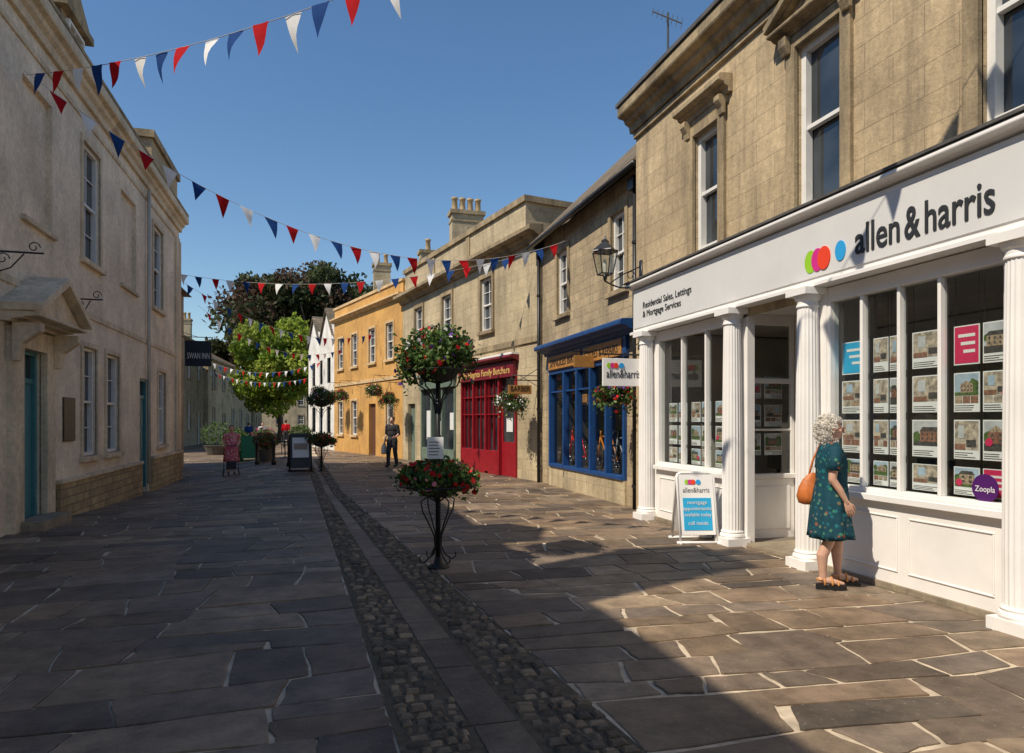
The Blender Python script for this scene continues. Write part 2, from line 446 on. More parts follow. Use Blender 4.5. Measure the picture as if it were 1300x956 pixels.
bed=dr.part('grit_bed',simple('drain_grit',(.10,.08,.055),.95,.3,12,.4))
yy=[-1.5+i*.7 for i in range(46)]
for a,b in zip(yy,yy[1:]): bed.quad((stripL(a),a,hgt(0,a)-.006),(stripR(a),a,hgt(0,a)-.006),(stripR(b),b,hgt(0,b)-.006),(stripL(b),b,hgt(0,b)-.006))
ch=dr.part('channel_slabs',slabm)
y=-1.5
while y<30:
    h=random.uniform(.4,.95)
    def mid(yq): 
        L=stripL(yq);R=stripR(yq);W=R-L; return L+W*.36,L+W*.585
    a0,b0=mid(y+.01); a1,b1=mid(y+h-.02); k=random.uniform(.6,1.1); j=lambda:random.uniform(-.008,.008)
    q=[(a0+j(),y+.01),(b0+j(),y+.01+j()),(b1+j(),y+h-.01+j()),(a1+j(),y+h-.01)]
    ch.add([(x,yy_,-.02) for x,yy_ in q]+[(x,yy_,-.002+j()*.3) for x,yy_ in q],[(4,5,6,7),(0,1,5,4),(1,2,6,5),(2,3,7,6),(3,0,4,7)],(.18*k,.142*k,.105*k))
    y+=h
dr.done()

# ------------------------------------------------------------------ right : estate agent building
R=Fr((5.4,0),(0,1),(-1,0))
A=Obj('estate_agent_building',(5.4,4,0))
st=A.part('stone_wall',bath)
W=[(8.38,9.04,4.12,5.85),(6.06,6.78,4.08,6.0),(3.62,4.47,4.1,6.05),(1.0,1.8,4.1,6.05)]
E=11.0
wall(st,R,-4,E,3.0,6.8,W,.2)
wall(st,R,10.56,E,-.3,3.0); 
shell(st,R,-4,E,2.99,6.85,9)
P=R.P
st.quad(P(E,0,-.3),P(E,-9,-.3),P(E,-9,3),P(E,0,3)); st.quad(P(-4,0,-.3),P(-4,-9,-.3),P(-4,-9,3),P(-4,0,3)); st.quad(P(-4,-9,-.3),P(E,-9,-.3),P(E,-9,3),P(-4,-9,3))
wall(st,R,-4,3.85,-.3,3.0)
for w in W: sash(A,R,*w,n=-.1,cols=1,rows=1,fw=.075)
tr=A.part('stone_trim',trim,bevel=.008)
for w in W: surround(tr,R,*w,w=.15,pr=.055,sill=False)
u0,u1=8.38,9.04
tr.box(R,u0-.2,u1+.2,-.02,.04,6.003,6.10)
cornice(tr,R,u0-.3,u1+.3,6.1,6.34,.22)
for u in (u0-.2,u1+.05): tr.prism_u(R,[(.04,5.85),(.08,5.85),(.10,5.93),(.16,6.02),(.16,6.098),(.04,6.098)],u,u+.13)
for (u0,u1) in ((6.06,6.78),(3.62,4.47),(1.0,1.8)):
    zc=6.16
    cornice(tr,R,u0-.32,u1+.32,zc,zc+.13,.20); um=(u0+u1)/2
    for sgn in (-1,1):
        e=um+sgn*((u1-u0)/2+.34)
        tr.prism(R,[(e,zc+.135),(um,zc+.50),(um,zc+.60),(e+sgn*.02,zc+.23)],-.02,.22)
        tr.prism(R,[(e-sgn*.02,zc+.132),(um,zc+.46),(um,zc+.498),(e,zc+.17)],-.02,.14)
    tr.prism(R,[(u0-.25,zc+.131),(u1+.25,zc+.131),(um,zc+.46)],-.02,.06)
    for u in (u0-.2,u1+.05): tr.prism_u(R,[(.057,5.95),(.09,5.95),(.14,6.05),(.14,6.158),(.057,6.158)],u,u+.13)
tr.box(R,-4,E+.02,-.02,.05,6.60,6.70)
cornice(tr,R,-4,E+.1,6.72,7.16,.32)
gut=A.part('gutter',lead); gut.box(R,-4,E+.12,.22,.35,7.15,7.21)
rf=A.part('roof',slate)
rf.quad(P(-4,.28,7.2),P(E,.28,7.2),P(E,-4.5,9.3),P(-4,-4.5,9.3)); rf.quad(P(-4,-9,7.1),P(E,-9,7.1),P(E,-4.5,9.3),P(-4,-4.5,9.3))
st.add([P(E,.1,7.1),P(E,-9,7.1),P(E,-4.5,9.28)],[(0,1,2)])
wp=A.part('shopfront_joinery',whitep,bevel=.006)
wp.box(R,3.3,10.85,-.02,.13,3.16,3.88)
fp=A.part('fascia_sign_panel',fasciam); fp.box(R,3.3,10.8,.13,.145,3.22,3.83)
cornice(wp,R,3.3,10.95,3.86,4.0,.25)
wp.box(R,3.3,10.87,-.02,.19,3.11,3.16)
ld=A.part('lead_flashing',lead); ld.prism_u(R,[(-.01,4.03),(.26,4.004),(.262,4.03),(-.01,4.12)],3.3,10.97)
cols=A.part('columns',whitep,bevel=0)
def column(u):
    cx,cy,_=R.P(u,.13,0)
    cols.box(R,u-.165,u+.165,-.04,.295,-.02,.10)
    cols.lathe(cx,cy,[(.155,.10),(.163,.125),(.155,.15),(.138,.16),(.146,.18),(.132,.20)],32)
    cols.lathe(cx,cy,[(.128,.201),(.130,.6),(.127,1.5),(.117,2.4),(.110,2.90)],120,20)
    cols.lathe(cx,cy,[(.112,2.90),(.122,2.905),(.122,2.92),(.113,2.935),(.113,2.97),(.13,2.985),(.150,3.03)],32)
    cols.box(R,u-.165,u+.165,-.04,.295,3.032,3.108)
for u in (4.03,6.45,7.9,10.36): column(u)
def display(u0,u1,muls):
    wp.box(R,u0,u1,-.12,.03,.02,.84)
    npan=2 if u1-u0>1.9 else 1
    wpn=(u1-u0-.1)/npan
    for k in range(npan):
        x0=u0+.05+wpn*k+.06; x1=u0+.05+wpn*(k+1)-.06
        wp.box(R,x0,x1,.03,.042,.18,.20); wp.box(R,x0,x1,.03,.042,.70,.72); wp.box(R,x0,x0+.02,.03,.042,.20,.70); wp.box(R,x1-.02,x1,.03,.042,.20,.70)
    wp.box(R,u0,u1,-.2,.1,.845,.91)
    ks=A.part('kerb_stone',greystone); ks.box(R,u0,u1,-.1,.07,-.05,.06)
    wp.box(R,u0,u0+.05,-.1,.02,.91,3.099); wp.box(R,u1-.05,u1,-.1,.02,.91,3.099)
    wp.box(R,u0+.05,u1-.05,-.1,.018,2.94,3.099); wp.box(R,u0+.05,u1-.05,-.1,.018,.911,.96)
    for m in muls: wp.box(R,m-.018,m+.018,-.07,.012,.96,2.94)
    g=A.part('shop_glass',cglass); g.quad(P(u0+.05,-.04,.95),P(u1-.05,-.04,.95),P(u1-.05,-.04,2.95),P(u0+.05,-.04,2.95))
display(4.22,6.28,(4.88,5.33,5.80)); display(8.08,10.19,(8.75,9.42))
wp.box(R,3.3,3.85,-.1,.04,0,3.099); wp.box(R,3.85,4.22,-.1,.02,0,3.099)
wp.box(R,10.19,10.56,-.1,.02,0,3.099)
wp.box(R,6.28,6.66,-.12,.03,0,3.099); wp.box(R,7.76,8.08,-.12,.0,0,3.099)
Q=Fr((5.52,8.06),(1,0),(0,-1))
wp.box(Q,0,.85,-.05,.0,.0,.84); wp.box(Q,.08,.77,0,.012,.15,.74); wp.box(Q,0,.85,-.08,.04,.845,.91); wp.box(Q,0,.85,-.05,0,2.15,2.22); wp.box(Q,0,.85,-.05,0,2.95,3.099)
wp.box(Q,0,.06,-.05,.002,.91,3.09); wp.box(Q,.79,.85,-.05,.002,.91,3.09); wp.box(Q,.06,.79,-.04,-.005,1.5,1.53)
A.parts['shop_glass'].quad(Q.P(.05,-.03,.91),Q.P(.8,-.03,.91),Q.P(.8,-.03,2.95),Q.P(.05,-.03,2.95))
Q2=Fr((5.52,6.66),(1,0),(0,1))
wp.box(Q2,0,.85,-.05,.0,.0,3.09)
D=Fr((6.37,6.66),(0,1),(-1,0))
wp.box(D,0,.12,-.06,.0,0,3.09); wp.box(D,1.28,1.4,-.06,0,0,3.09); wp.box(D,.12,1.28,-.06,0,2.15,2.27); wp.box(D,.12,1.28,-.06,0,2.95,3.09)
wp.box(D,.12,.24,-.05,-.01,.05,2.15); wp.box(D,1.16,1.28,-.05,-.01,.05,2.15); wp.box(D,.24,1.16,-.05,-.01,.05,.5); wp.box(D,.24,1.16,-.05,-.01,2.03,2.15)
A.parts['shop_glass'].quad(D.P(.2,-.03,.5),D.P(1.2,-.03,.5),D.P(1.2,-.03,2.05),D.P(.2,-.03,2.05)); A.parts['shop_glass'].quad(D.P(.1,-.03,2.27),D.P(1.3,-.03,2.27),D.P(1.3,-.03,2.96),D.P(.1,-.03,2.96))
wp.quad(P(6.6,-.1,3.097),P(8.1,-.1,3.097),P(8.1,-1.0,3.097),P(6.6,-1.0,3.097))
stp=A.part('door_step',greystone); stp.box(R,6.67,7.74,-.96,.02,-.05,.045)
it=A.part('interior',interior); it.quad(P(3.5,-3.2,0),P(10.5,-3.2,0),P(10.5,-3.2,3.1),P(3.5,-3.2,3.1)); 
it.quad(P(3.5,-.13,0),P(3.5,-3.2,0),P(3.5,-3.2,3.1),P(3.5,-.13,3.1)); it.quad(P(10.5,-.13,0),P(10.5,-3.2,0),P(10.5,-3.2,3.1),P(10.5,-.13,3.1))
it.quad(P(3.5,-.1,3.13),P(10.5,-.1,3.13),P(10.5,-3.2,3.13),P(3.5,-3.2,3.13))
fl=A.part('interior_floor',intfloor); fl.quad(P(3.5,-.1,.03),P(10.5,-.1,.03),P(10.5,-3.2,.03),P(3.5,-3.2,.03))
dk=A.part('desks',simple('desk_wood',(.30,.17,.08),.5,.2,4),bevel=.01)
for u in (4.3,5.9,8.8):
    dk.box(R,u,u+1.1,-2.0,-1.3,.70,.74); dk.box(R,u+.05,u+.1,-1.95,-1.35,.03,.70); dk.box(R,u+1.0,u+1.05,-1.95,-1.35,.03,.70)
mn=A.part('monitors',blackm)
for u in (4.6,6.2,9.1): mn.box(R,u,u+.5,-1.7,-1.66,.86,1.18); mn.box(R,u+.23,u+.27,-1.7,-1.66,.74,.86)
pc=A.part('property_cards',card); pr=A.part('card_stickers',printred); pd=A.part('card_roofs',printdark); pcy=A.part('card_banners',cyan)
ps=[A.part('card_skies',skyblue),A.part('card_grey_skies',skygrey)]; ph=[A.part('card_houses',printhouse),A.part('card_brick_houses',printbrick),A.part('card_rooms',printroom)]; pg=A.part('card_lawns',printgreen)
wire=A.part('card_wires',blackm)
def photo(fr,a,b,zb,zt,n,rr):
    w=b-a; h=zt-zb; S=rr.choice(ps); H=ph[rr.choice((0,0,1))]
    if rr.random()<.22:     # interior shot
        ph[2].box(fr,a,b,n,n+.002,zb,zt); pd.box(fr,a+w*.1,a+w*.5,n+.002,n+.004,zb+h*.1,zb+h*.35); S.box(fr,a+w*.6,a+w*.85,n+.002,n+.004,zb+h*.4,zb+h*.85); ph[1].box(fr,a+w*.55,b,n+.002,n+.004,zb,zb+h*.2); return
    S.box(fr,a,b,n,n+.002,zb,zt)
    g=zb+h*rr.uniform(.15,.35); (pg if rr.random()<.6 else pd).box(fr,a,b,n+.002,n+.003,zb,g)
    # tree masses either side
    for e in (a,b):
        if rr.random()<.7:
            r=w*rr.uniform(.12,.28); cz=g+h*rr.uniform(.15,.3); s_=1 if e==a else -1
            pts=[(min(max(e+s_*r*.6+r*math.cos(t)*rr.uniform(.8,1.1),a),b),min(cz+r*math.sin(t)*rr.uniform(.8,1.2),zt)) for t in [k*math.pi/5 for k in range(10)]]
            pg.prism(fr,pts,n+.0031,n+.0036)
    q=a+w*rr.uniform(.05,.3); r=b-w*rr.uniform(.05,.3); zh=zb+h*rr.uniform(.50,.68); top=zh+h*rr.uniform(.10,.24)
    H.box(fr,q,r,n+.0037,n+.0045,g-.005,zh)
    k=rr.random()
    if k<.4: pd.prism(fr,[(q-.006,zh),(r+.006,zh),(r-w*.08,top),(q+w*.08,top)],n+.0037,n+.005)
    elif k<.75:
        m=(q+r)/2; pd.prism(fr,[(q-.004,zh),(m,zh),((q+m)/2,top)],n+.0037,n+.005); pd.prism(fr,[(m,zh),(r+.004,zh),(r-.01,top-.01),(m+.01,top-.01)],n+.0037,n+.0048)
    else: ph[0].prism(fr,[(q,zh),(r,zh),((q+r)/2,top+.01)],n+.0037,n+.005)
    nw=rr.choice((2,3,4))
    for row in (0,1):
        for k in range(nw):
            uu=q+(r-q)*(k+.3)/nw; zz=g+(zh-g)*(.12+.48*row); pd.box(fr,uu,uu+(r-q)*.35/nw,n+.0045,n+.0052,zz,zz+(zh-g)*.26)
def propcard(fr,u0,w,z0,h,n,kind,seed):
    rr=random.Random(seed)
    pc.box(fr,u0,u0+w,n-.006,n,z0,z0+h)
    a,b=u0+w*.04,u0+w*.96; zt=z0+h*.97
    if kind:
        q=pr if kind==1 else pcy
        q.box(fr,a,b,n,n+.003,z0+h*.04,zt)
        for k in range(3): pc.box(fr,a+w*.12,b-w*(.15+.1*k),n+.003,n+.005,z0+h*(.70-.2*k),z0+h*(.78-.2*k))
        return
    if rr.random()<.6:
        zb=z0+h*rr.choice((.24,.30)); photo(fr,a,b,zb,zt,n,rr)
    else:
        zb=z0+h*.42; photo(fr,a,b,zb,zt,n,rr); m=a+(b-a)/3
        for k in range(3): ph[rr.choice((0,1,2))].box(fr,a+(b-a)*k/3+.003,a+(b-a)*(k+1)/3-.003,n,n+.002,z0+h*.22,zb-.006)
        zb=z0+h*.22
    for k in range(3): pd.box(fr,b-(b-a)*rr.uniform(.5,.95),b,n,n+.0015,z0+h*(.04+.055*k),z0+h*(.06+.055*k))
    if rr.random()<.33:
        cx,cz=a+(b-a)*rr.choice((.2,.8)),z0+h*.45; r_=min(h,w)*.13
        pr.prism(fr,[(cx+r_*math.cos(t*math.pi/6),cz+r_*math.sin(t*math.pi/6)) for t in range(12)],n+.006,n+.008)
ND=-.13
cards=[(4.30,.27),(4.60,.25),(4.93,.37),(5.37,.20),(5.59,.19),(5.84,.38)]
sd=0
for ci,(u,w) in enumerate(cards):
    for k,(z,h) in enumerate(((2.14,.35),(1.72,.35),(1.30,.35),(.98,.25))):
        kind=0; sd+=1
        if (ci,k) in ((1,0),(0,3)): kind=1
        if (ci,k)==(5,0): kind=2
        propcard(R,u,w,z,h,ND,kind,sd)
    for q in (u+.01,u+w-.01): wire.box(R,q-.002,q+.002,ND-.010,ND-.007,.97,2.93)
for ci,u in enumerate((8.15,8.45,8.82,9.11,9.5,9.8)):
    for k,z in enumerate((1.98,1.62,1.26,.97)):
        sd+=1
        if (ci*7+k*3)%7==0: continue
        propcard(R,u,.25,z,.30 if k<3 else .24,ND,2 if (ci,k)==(2,0) else 0,sd)
for k,z in enumerate((1.95,1.56,1.16)): propcard(Q,.12,.28,z,.3,-.13,0,sd+10+k); propcard(Q,.46,.28,z,.3,-.13,0,sd+20+k)
lg=A.part('logo_green_dot',cgreen); 
def disc(part,fr,u,z,r,n0,n1,sx=1): part.prism(fr,[(u+r*sx*math.cos(t*math.pi/16),z+r*math.sin(t*math.pi/16)) for t in range(32)],n0,n1)
disc(lg,R,6.38,3.40,.125,.145,.152,.75); disc(A.part('logo_pink_dot',cpink),R,6.27,3.40,.125,.145,.155,.75); disc(A.part('logo_red_dot',cred),R,6.17,3.40,.125,.145,.158,.75); disc(A.part('logo_blue_dot',cblue),R,5.93,3.42,.105,.145,.155,.7)
text(A,'fascia_lettering','allen',P(5.73,.15,3.33),(0,-1,0),darkgrey,.42,.55,ex=.006,bold=.003)
text(A,'fascia_lettering_and','&',P(5.12,.15,3.33),(0,-1,0),darkgrey,.42,.17,ex=.006,bold=.006)
text(A,'fascia_lettering_b','harris',P(4.91,.15,3.33),(0,-1,0),darkgrey,.42,.66,ex=.006,bold=.003)
text(A,'fascia_small_lettering','Residential Sales, Lettings\n& Mortgage Services',P(10.45,.15,3.52),(0,-1,0),darkgrey,.15,1.55,ex=.003)
stk=A.part('window_sticker',purple); disc(stk,R,4.47,1.07,.12,-.036,-.030,1)
text(A,'sticker_text','Zoopla',P(4.56,-.028,1.04),(0,-1,0),card,.07,.18,ex=.001)
A.done()

def hangsign(name,fr_y,x0,x1,z0,z1,mat,wallx,zrod,txt=None,tmat=None,th=.04):
    o=Obj(name,((x0+x1)/2,fr_y,z0)); F=Fr((0,fr_y),(1,0),(0,-1))
    b=o.part('board',mat,bevel=.004); b.box(F,x0,x1,-th/2,th/2,z0,z1)
    i=o.part('bracket',blackm); i.tube([(wallx,fr_y,zrod),(min(x0,x1)-.05,fr_y,zrod)] if wallx>x0 else [(wallx,fr_y,zrod),(max(x0,x1)+.05,fr_y,zrod)],.014)
    for q in (.15,.85):
        xx=x0+(x1-x0)*q; i.tube([(xx,fr_y,zrod),(xx,fr_y,z1)],.006)
    i.tube([(wallx,fr_y,zrod+.35),(x0+(x1-x0)*.5,fr_y,zrod)],.008)
    if txt: text(o,'lettering',txt,(x0+(x1-x0)*.08,fr_y-th/2-.004,z0+(z1-z0)*.30),(1,0,0),tmat,.2 if z1-z0<.6 else .3,(x1-x0)*.84,ex=.002)
    return o
hs=hangsign('hanging_shop_sign',10.45,4.52,5.25,2.21,2.67,whitep,5.4,2.74,'allen&harris',darkgrey)
F=Fr((0,10.45),(1,0),(0,-1))
for k,(m,x) in enumerate(((cgreen,4.63),(cpink,4.69),(cred,4.75),(cblue,4.85))): disc(hs.part('dot_%d'%k,m),F,x,2.55,.045,.022,.026+.002*k)
hs.done()
hangsign('hanging_wooden_sign',17.0,4.72,5.35,2.32,2.55,orangewood,5.6,2.68,'BARBER',blackm).done()
hangsign('hanging_trade_sign',13.4,5.15,5.6,2.75,3.0,orangewood,5.7,3.08).done()

def lantern(name,x,y,z,wallx):
    o=Obj(name,(x,y,z)); i=o.part('iron',blackm,True)
    gp=o.part('glass_panes',cglass)
    g=o.part('frame',blackm); c=o.part('lamp',simple('lamp_white',(.6,.58,.5),.5,0))
    for sx,sy in ((1,1),(1,-1),(-1,-1),(-1,1)):
        g.tube([(x+sx*.10,y+sy*.10,z),(x+sx*.16,y+sy*.16,z+.38)],.010,6)
    for s,zz in ((.10,z),(.16,z+.38)):
        q=[(x+s,y+s,zz),(x-s,y+s,zz),(x-s,y-s,zz),(x+s,y-s,zz)]
        for a in range(4): g.tube([q[a],q[(a+1)%4]],.012,6)
    for a in range(4):
        k=[(1,1),(-1,1),(-1,-1),(1,-1)]; p0=k[a];p1=k[(a+1)%4]
        gp.quad((x+p0[0]*.1,y+p0[1]*.1,z),(x+p1[0]*.1,y+p1[1]*.1,z),(x+p1[0]*.158,y+p1[1]*.158,z+.38),(x+p0[0]*.158,y+p0[1]*.158,z+.38))
    g.lathe(x,y,[(.24,z+.38),(.23,z+.40),(.09,z+.52),(.07,z+.53),(.07,z+.57),(.03,z+.60),(.012,z+.66)],4)
    c.lathe(x,y,[(.03,z+.02),(.035,z+.15),(.02,z+.25)],12)
    s=1 if wallx>x else -1
    i.tube([(x,y,z-.12),(x,y,z)],[.02,.05]); 
    pts=[(x,y,z-.12)]+[(x+s*abs(wallx-x)*t,y,z-.12-.10*math.sin(t*math.pi)) for t in (.2,.4,.6,.8)]+[(wallx,y,z-.12)]
    i.tube(pts,.014); i.tube([(x+s*.1,y,z-.14),(x+s*abs(wallx-x)*.5,y,z+.02),(wallx,y,z+.18)],.010)
    sp=[(wallx-s*.2+.09*math.cos(t)*(1-t/9),y,z-.0+.09*math.sin(t)*(1-t/9)) for t in [k*.5 for k in range(14)]]
    i.tube(sp,.007,6)
    i.box(Fr((wallx,y),(0,1),(-s,0)),-.05,.05,0,.02,z-.25,z+.28)
    o.done()
lantern('wall_lantern',4.72,10.8,4.14,5.4)

# ------------------------------------------------------------------ bike shop building
K=Fr((5.7,0),(0,1),(-1,0)); Bk=Obj('bicycle_shop_building',(5.7,14,0)); P=K.P
S0=11.02
s=Bk.part('stone_wall',bath2)
W=[(12.05,12.72,4.2,5.75),(15.2,15.95,4.2,5.75)]
wall(s,K,S0,17.25,3.0,6.35,W,.18); wall(s,K,S0,12.0,-.3,3.0); wall(s,K,16.45,17.25,-.3,3.0); 
shell(s,K,S0,17.24,-.3,6.3,6.2)
sr=Bk.part('stallriser',bath3); sr.box(K,12.0,16.45,-.3,.05,-.3,.48)
for w in W: sash(Bk,K,*w,n=-.1,cols=2,rows=2,fw=.06)
t_=Bk.part('stone_trim',trim,bevel=.006)
for w in W: surround(t_,K,*w,w=.11,pr=.04)
r=Bk.part('roof',slate)
for th in (0,.12):
    r.quad(P(S0,.28,6.22+th),P(17.4,.28,6.22+th),P(17.4,-3.1,9.5+th),P(S0,-3.1,9.5+th)); r.quad(P(S0,-6.4,6.22+th),P(17.4,-6.4,6.22+th),P(17.4,-3.1,9.5+th),P(S0,-3.1,9.5+th))
r.quad(P(17.4,.28,6.22),P(17.4,-3.1,9.5),P(17.4,-3.1,9.62),P(17.4,.28,6.34)); r.quad(P(S0,.28,6.22),P(17.4,.28,6.22),P(17.4,.28,6.34),P(S0,.28,6.34))
s.add([P(17.24,0,6.2),P(17.24,-6.2,6.2),P(17.24,-3.1,9.4)],[(0,1,2)])
gu=Bk.part('gutter',blackm,True); gu.tube([(5.38,S0,6.2),(5.38,17.35,6.2)],.06,8)
b=Bk.part('blue_shopfront',bluep,bevel=.006)
b.box(K,12.0,16.45,-.05,.06,2.78,2.86); cornice(b,K,11.5,16.7,3.26,3.52,.38); b.box(K,11.9,16.5,-.02,.08,2.86,3.26)
for u in (12.0,12.85,13.7,14.5,15.35,16.37): b.box(K,u,u+.08,-.08,.07,.48,2.78)
b.box(K,12.08,16.37,-.12,.09,.48,.56)
b.box(K,12.08,16.37,-.05,.03,2.32,2.36)
sg=Bk.part('sign_panels',orangewood,bevel=.004); sg.box(K,14.2,16.35,.08,.11,2.89,3.22); sg.box(K,12.05,14.0,.08,.11,2.89,3.22)
text(Bk,'sign_lettering','SPINDLES BIKES',P(16.2,.113,2.96),(0,-1,0),blackm,.26,1.85)
text(Bk,'sign_lettering_b','CYCLES & REPAIRS',P(13.9,.113,2.96),(0,-1,0),blackm,.24,1.7)
g=Bk.part('shop_glass',cglass); g.quad(P(12.05,-.04,.5),P(16.4,-.04,.5),P(16.4,-.04,2.8),P(12.05,-.04,2.8))
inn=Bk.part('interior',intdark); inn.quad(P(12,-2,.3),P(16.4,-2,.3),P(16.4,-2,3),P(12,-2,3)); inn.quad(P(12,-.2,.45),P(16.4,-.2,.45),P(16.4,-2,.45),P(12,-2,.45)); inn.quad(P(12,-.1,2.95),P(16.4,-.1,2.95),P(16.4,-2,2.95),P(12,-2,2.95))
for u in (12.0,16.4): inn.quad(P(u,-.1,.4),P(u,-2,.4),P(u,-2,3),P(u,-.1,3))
sg.box(K,14.6,15.3,-.3,-.28,2.0,2.25); sg.box(K,13.5,14.2,-.3,-.28,2.0,2.25)
Bk.done()
def bicycle(name,y,x,z,col,sc=1):
    o=Obj(name,(x,y,z)); t=o.part('tyres',blackm,True); f=o.part('frame',col,True); m=o.part('metal',simple(name+'_chrome',(.5,.5,.52),.25,0,metal=1),True)
    R_=.33*sc
    for c in (-.52*sc,.52*sc):
        t.tube([(x,y+c+R_*math.cos(a),z+R_+R_*math.sin(a)) for a in [k*math.pi/14 for k in range(28)]],.02,6,True)
        for k in range(9):
            a=k*math.pi*2/9; m.tube([(x,y+c,z+R_),(x,y+c+R_*math.cos(a),z+R_+R_*math.sin(a))],.003,4)
    bb=(x,y-.05,z+.28*sc); se=(x,y-.2*sc,z+.82*sc); hd=(x,y+.38*sc,z+.80*sc); fw=(x,y+.52*sc,z+R_); rw=(x,y-.52*sc,z+R_)
    for a,b_ in ((bb,se),(bb,hd),(se,hd),(bb,rw),(se,rw),(hd,fw)): f.tube([a,b_],.018,8)
    t.ell((x,y-.22*sc,z+.90*sc),(.06,.13,.03)); f.tube([se,(x,y-.22*sc,z+.9*sc)],.014); f.tube([hd,(x,y+.36*sc,z+.93*sc)],.014)
    t.tube([(x-.26,y+.34,z+.95*sc),(x,y+.40,z+.93*sc),(x+.26,y+.34,z+.95*sc)],.016)
    m.tube([(x+.04,y-.05+.09*math.cos(a),z+.28*sc+.09*math.sin(a)) for a in [k*math.pi/6 for k in range(12)]],.008,5,True)
    o.done()
bicycle('bicycle',15.3,5.98,.47,simple('bike_red',(.6,.02,.02),.3,0)); bicycle('bicycle.001',12.7,6.0,.47,simple('bike_grey',(.3,.3,.32),.3,0)); bicycle('bicycle.002',13.95,6.15,.47,simple('bike_orange',(.6,.2,.03),.3,0))
ae=Obj('tv_aerial',(6.9,12.6,8)); a_=ae.part('rods',simple('aerial_alu',(.06,.06,.06),.5,0))
a_.tube([(6.9,12.6,7.5),(6.9,12.6,10.0)],.022,6); a_.tube([(6.66,12.8,10.1),(7.10,12.4,9.7)],.014,6)
for k in range(7):
    t=k/6; p=Vector((6.66,12.8,10.1)).lerp(Vector((7.10,12.4,9.7)),t); d=Vector((.3,.3,.85))*(.12+.06*t); a_.tube([p-d,p+d],.007,5)
ae.done()
def pipe(name,x,y,z0,z1):
    o=Obj(name,(x,y,z0)); p=o.part('pipe',blackm,True); p.tube([(x,y,z0),(x,y,z1)],.045,10); h=o.part('brackets',blackm)
    z=z0+.4
    while z<z1: h.lathe(x,y,[(.06,z),(.06,z+.05)],10); z+=1.5
    h.box(Fr((x,y),(0,1),(-1,0)),-.12,.12,-.1,.1,z1,z1+.22); o.done()
pipe('drainpipe',5.6,17.15,0,6.1); pipe('drainpipe.001',5.62,11.5,0,5.9)

# ------------------------------------------------------------------ butcher / second shop building
U=Fr((5.67,17.26),(-.191,.9815),(-.9815,-.191)); Bu=Obj('butcher_shop_building',(4.6,22,0)); P=U.P
s=Bu.part('stone_wall',bath3)
W=[(2.95,3.8,4.4,6.05),(6.25,7.15,4.4,6.05),(9.26,10.15,4.4,6.05)]
wall(s,U,0,11.8,3.0,6.6,W,.2); wall(s,U,0,1.3,-.3,3.0); wall(s,U,5.35,5.9,-.3,3); wall(s,U,9.4,11.8,-.3,3,[(10.2,11.1,-.3,2.3)],.2)
shell(s,U,0,11.8,-.3,6.6,8)
for w in W: sash(Bu,U,*w,n=-.1,cols=2,rows=2,fw=.06)
t_=Bu.part('stone_trim',trim)
for w in W: surround(t_,U,*w,w=.13,pr=.05)
cornice(t_,U,-.15,11.9,6.45,6.8,.4); t_.box(U,0,11.8,-.02,.05,3.75,3.9)
s.box(U,1.0,11.8,-.55,-.1,6.6,7.75); s.box(U,1.0,1.35,-2.4,-.55,6.6,7.75); t_.box(U,.92,11.85,-.63,-.02,7.751,7.92); t_.box(U,.92,1.43,-2.5,-.63,7.751,7.92)
for u in (4.9,8.2): t_.box(U,u,u+.3,-.1,-.06,6.8,7.75)
r=Bu.part('roof',slate); r.quad(P(0,-.5,6.8),P(11.8,-.5,6.8),P(11.8,-4,9.0),P(0,-4,9.0)); r.quad(P(0,-8,6.6),P(11.8,-8,6.6),P(11.8,-4,9.0),P(0,-4,9.0))
s.add([P(0,-.5,6.6),P(0,-8,6.6),P(0,-4,9)],[(0,1,2)])
m=Bu.part('maroon_fascia',maroon,bevel=.005); m.box(U,1.3,5.35,-.02,.14,2.88,3.32); cornice(m,U,1.2,5.45,3.32,3.48,.3)
q=Bu.part('white_canopy',whitep); q.box(U,1.2,5.45,-.02,.24,3.5,3.56)
text(Bu,'butcher_lettering','John Hughes Family Butchers',P(5.15,.145,2.99),(.191,-.9815,0),gold,.28,3.65)
e=Bu.part('red_shopfront',redp,bevel=.005)
e.box(U,2.45,5.35,-.1,.06,0,.72)
for u in (1.3,2.4,3.35,4.3,5.25): e.box(U,u,u+.09,-.1,.06,0 if u<2.5 else .72,2.88)
for z in (1.8,2.35): e.box(U,2.5,5.25,-.06,.02,z,z+.03)
for k in range(9): e.box(U,2.55+k*.32,2.572+k*.32,-.06,.015,.75,2.85)
e.box(U,1.4,2.4,-.1,-.04,0,1.0); e.box(U,1.4,2.4,-.1,-.03,2.2,2.3); e.box(U,1.4,1.5,-.1,-.035,1.0,2.2); e.box(U,2.3,2.4,-.1,-.035,1.0,2.2)
g=Bu.part('shop_glass',glass); g.quad(P(1.35,-.07,0.7),P(5.3,-.07,0.7),P(5.3,-.07,2.88),P(1.35,-.07,2.88))
gs=Bu.part('sage_shopfront',greenshop,bevel=.005); gs.box(U,5.9,9.4,-.02,.12,2.8,3.15); cornice(gs,U,5.8,9.5,3.15,3.32,.28); gs.box(U,5.9,9.4,-.1,.05,0,.6)
for u in (5.9,7.1,8.2,9.3): gs.box(U,u,u+.1,-.1,.05,0,2.8)
g.quad(P(5.9,-.07,0.3),P(9.4,-.07,.3),P(9.4,-.07,2.8),P(5.9,-.07,2.8))
lt=Bu.part('window_posters',card); lt.box(U,6.2,6.6,-.065,-.055,1.3,1.9); lt.box(U,7.5,8.0,-.065,-.055,1.1,1.6); lt.box(U,8.5,9.0,-.065,-.055,.9,2.0); lt.box(U,1.7,2.1,-.06,-.05,1.3,1.7)
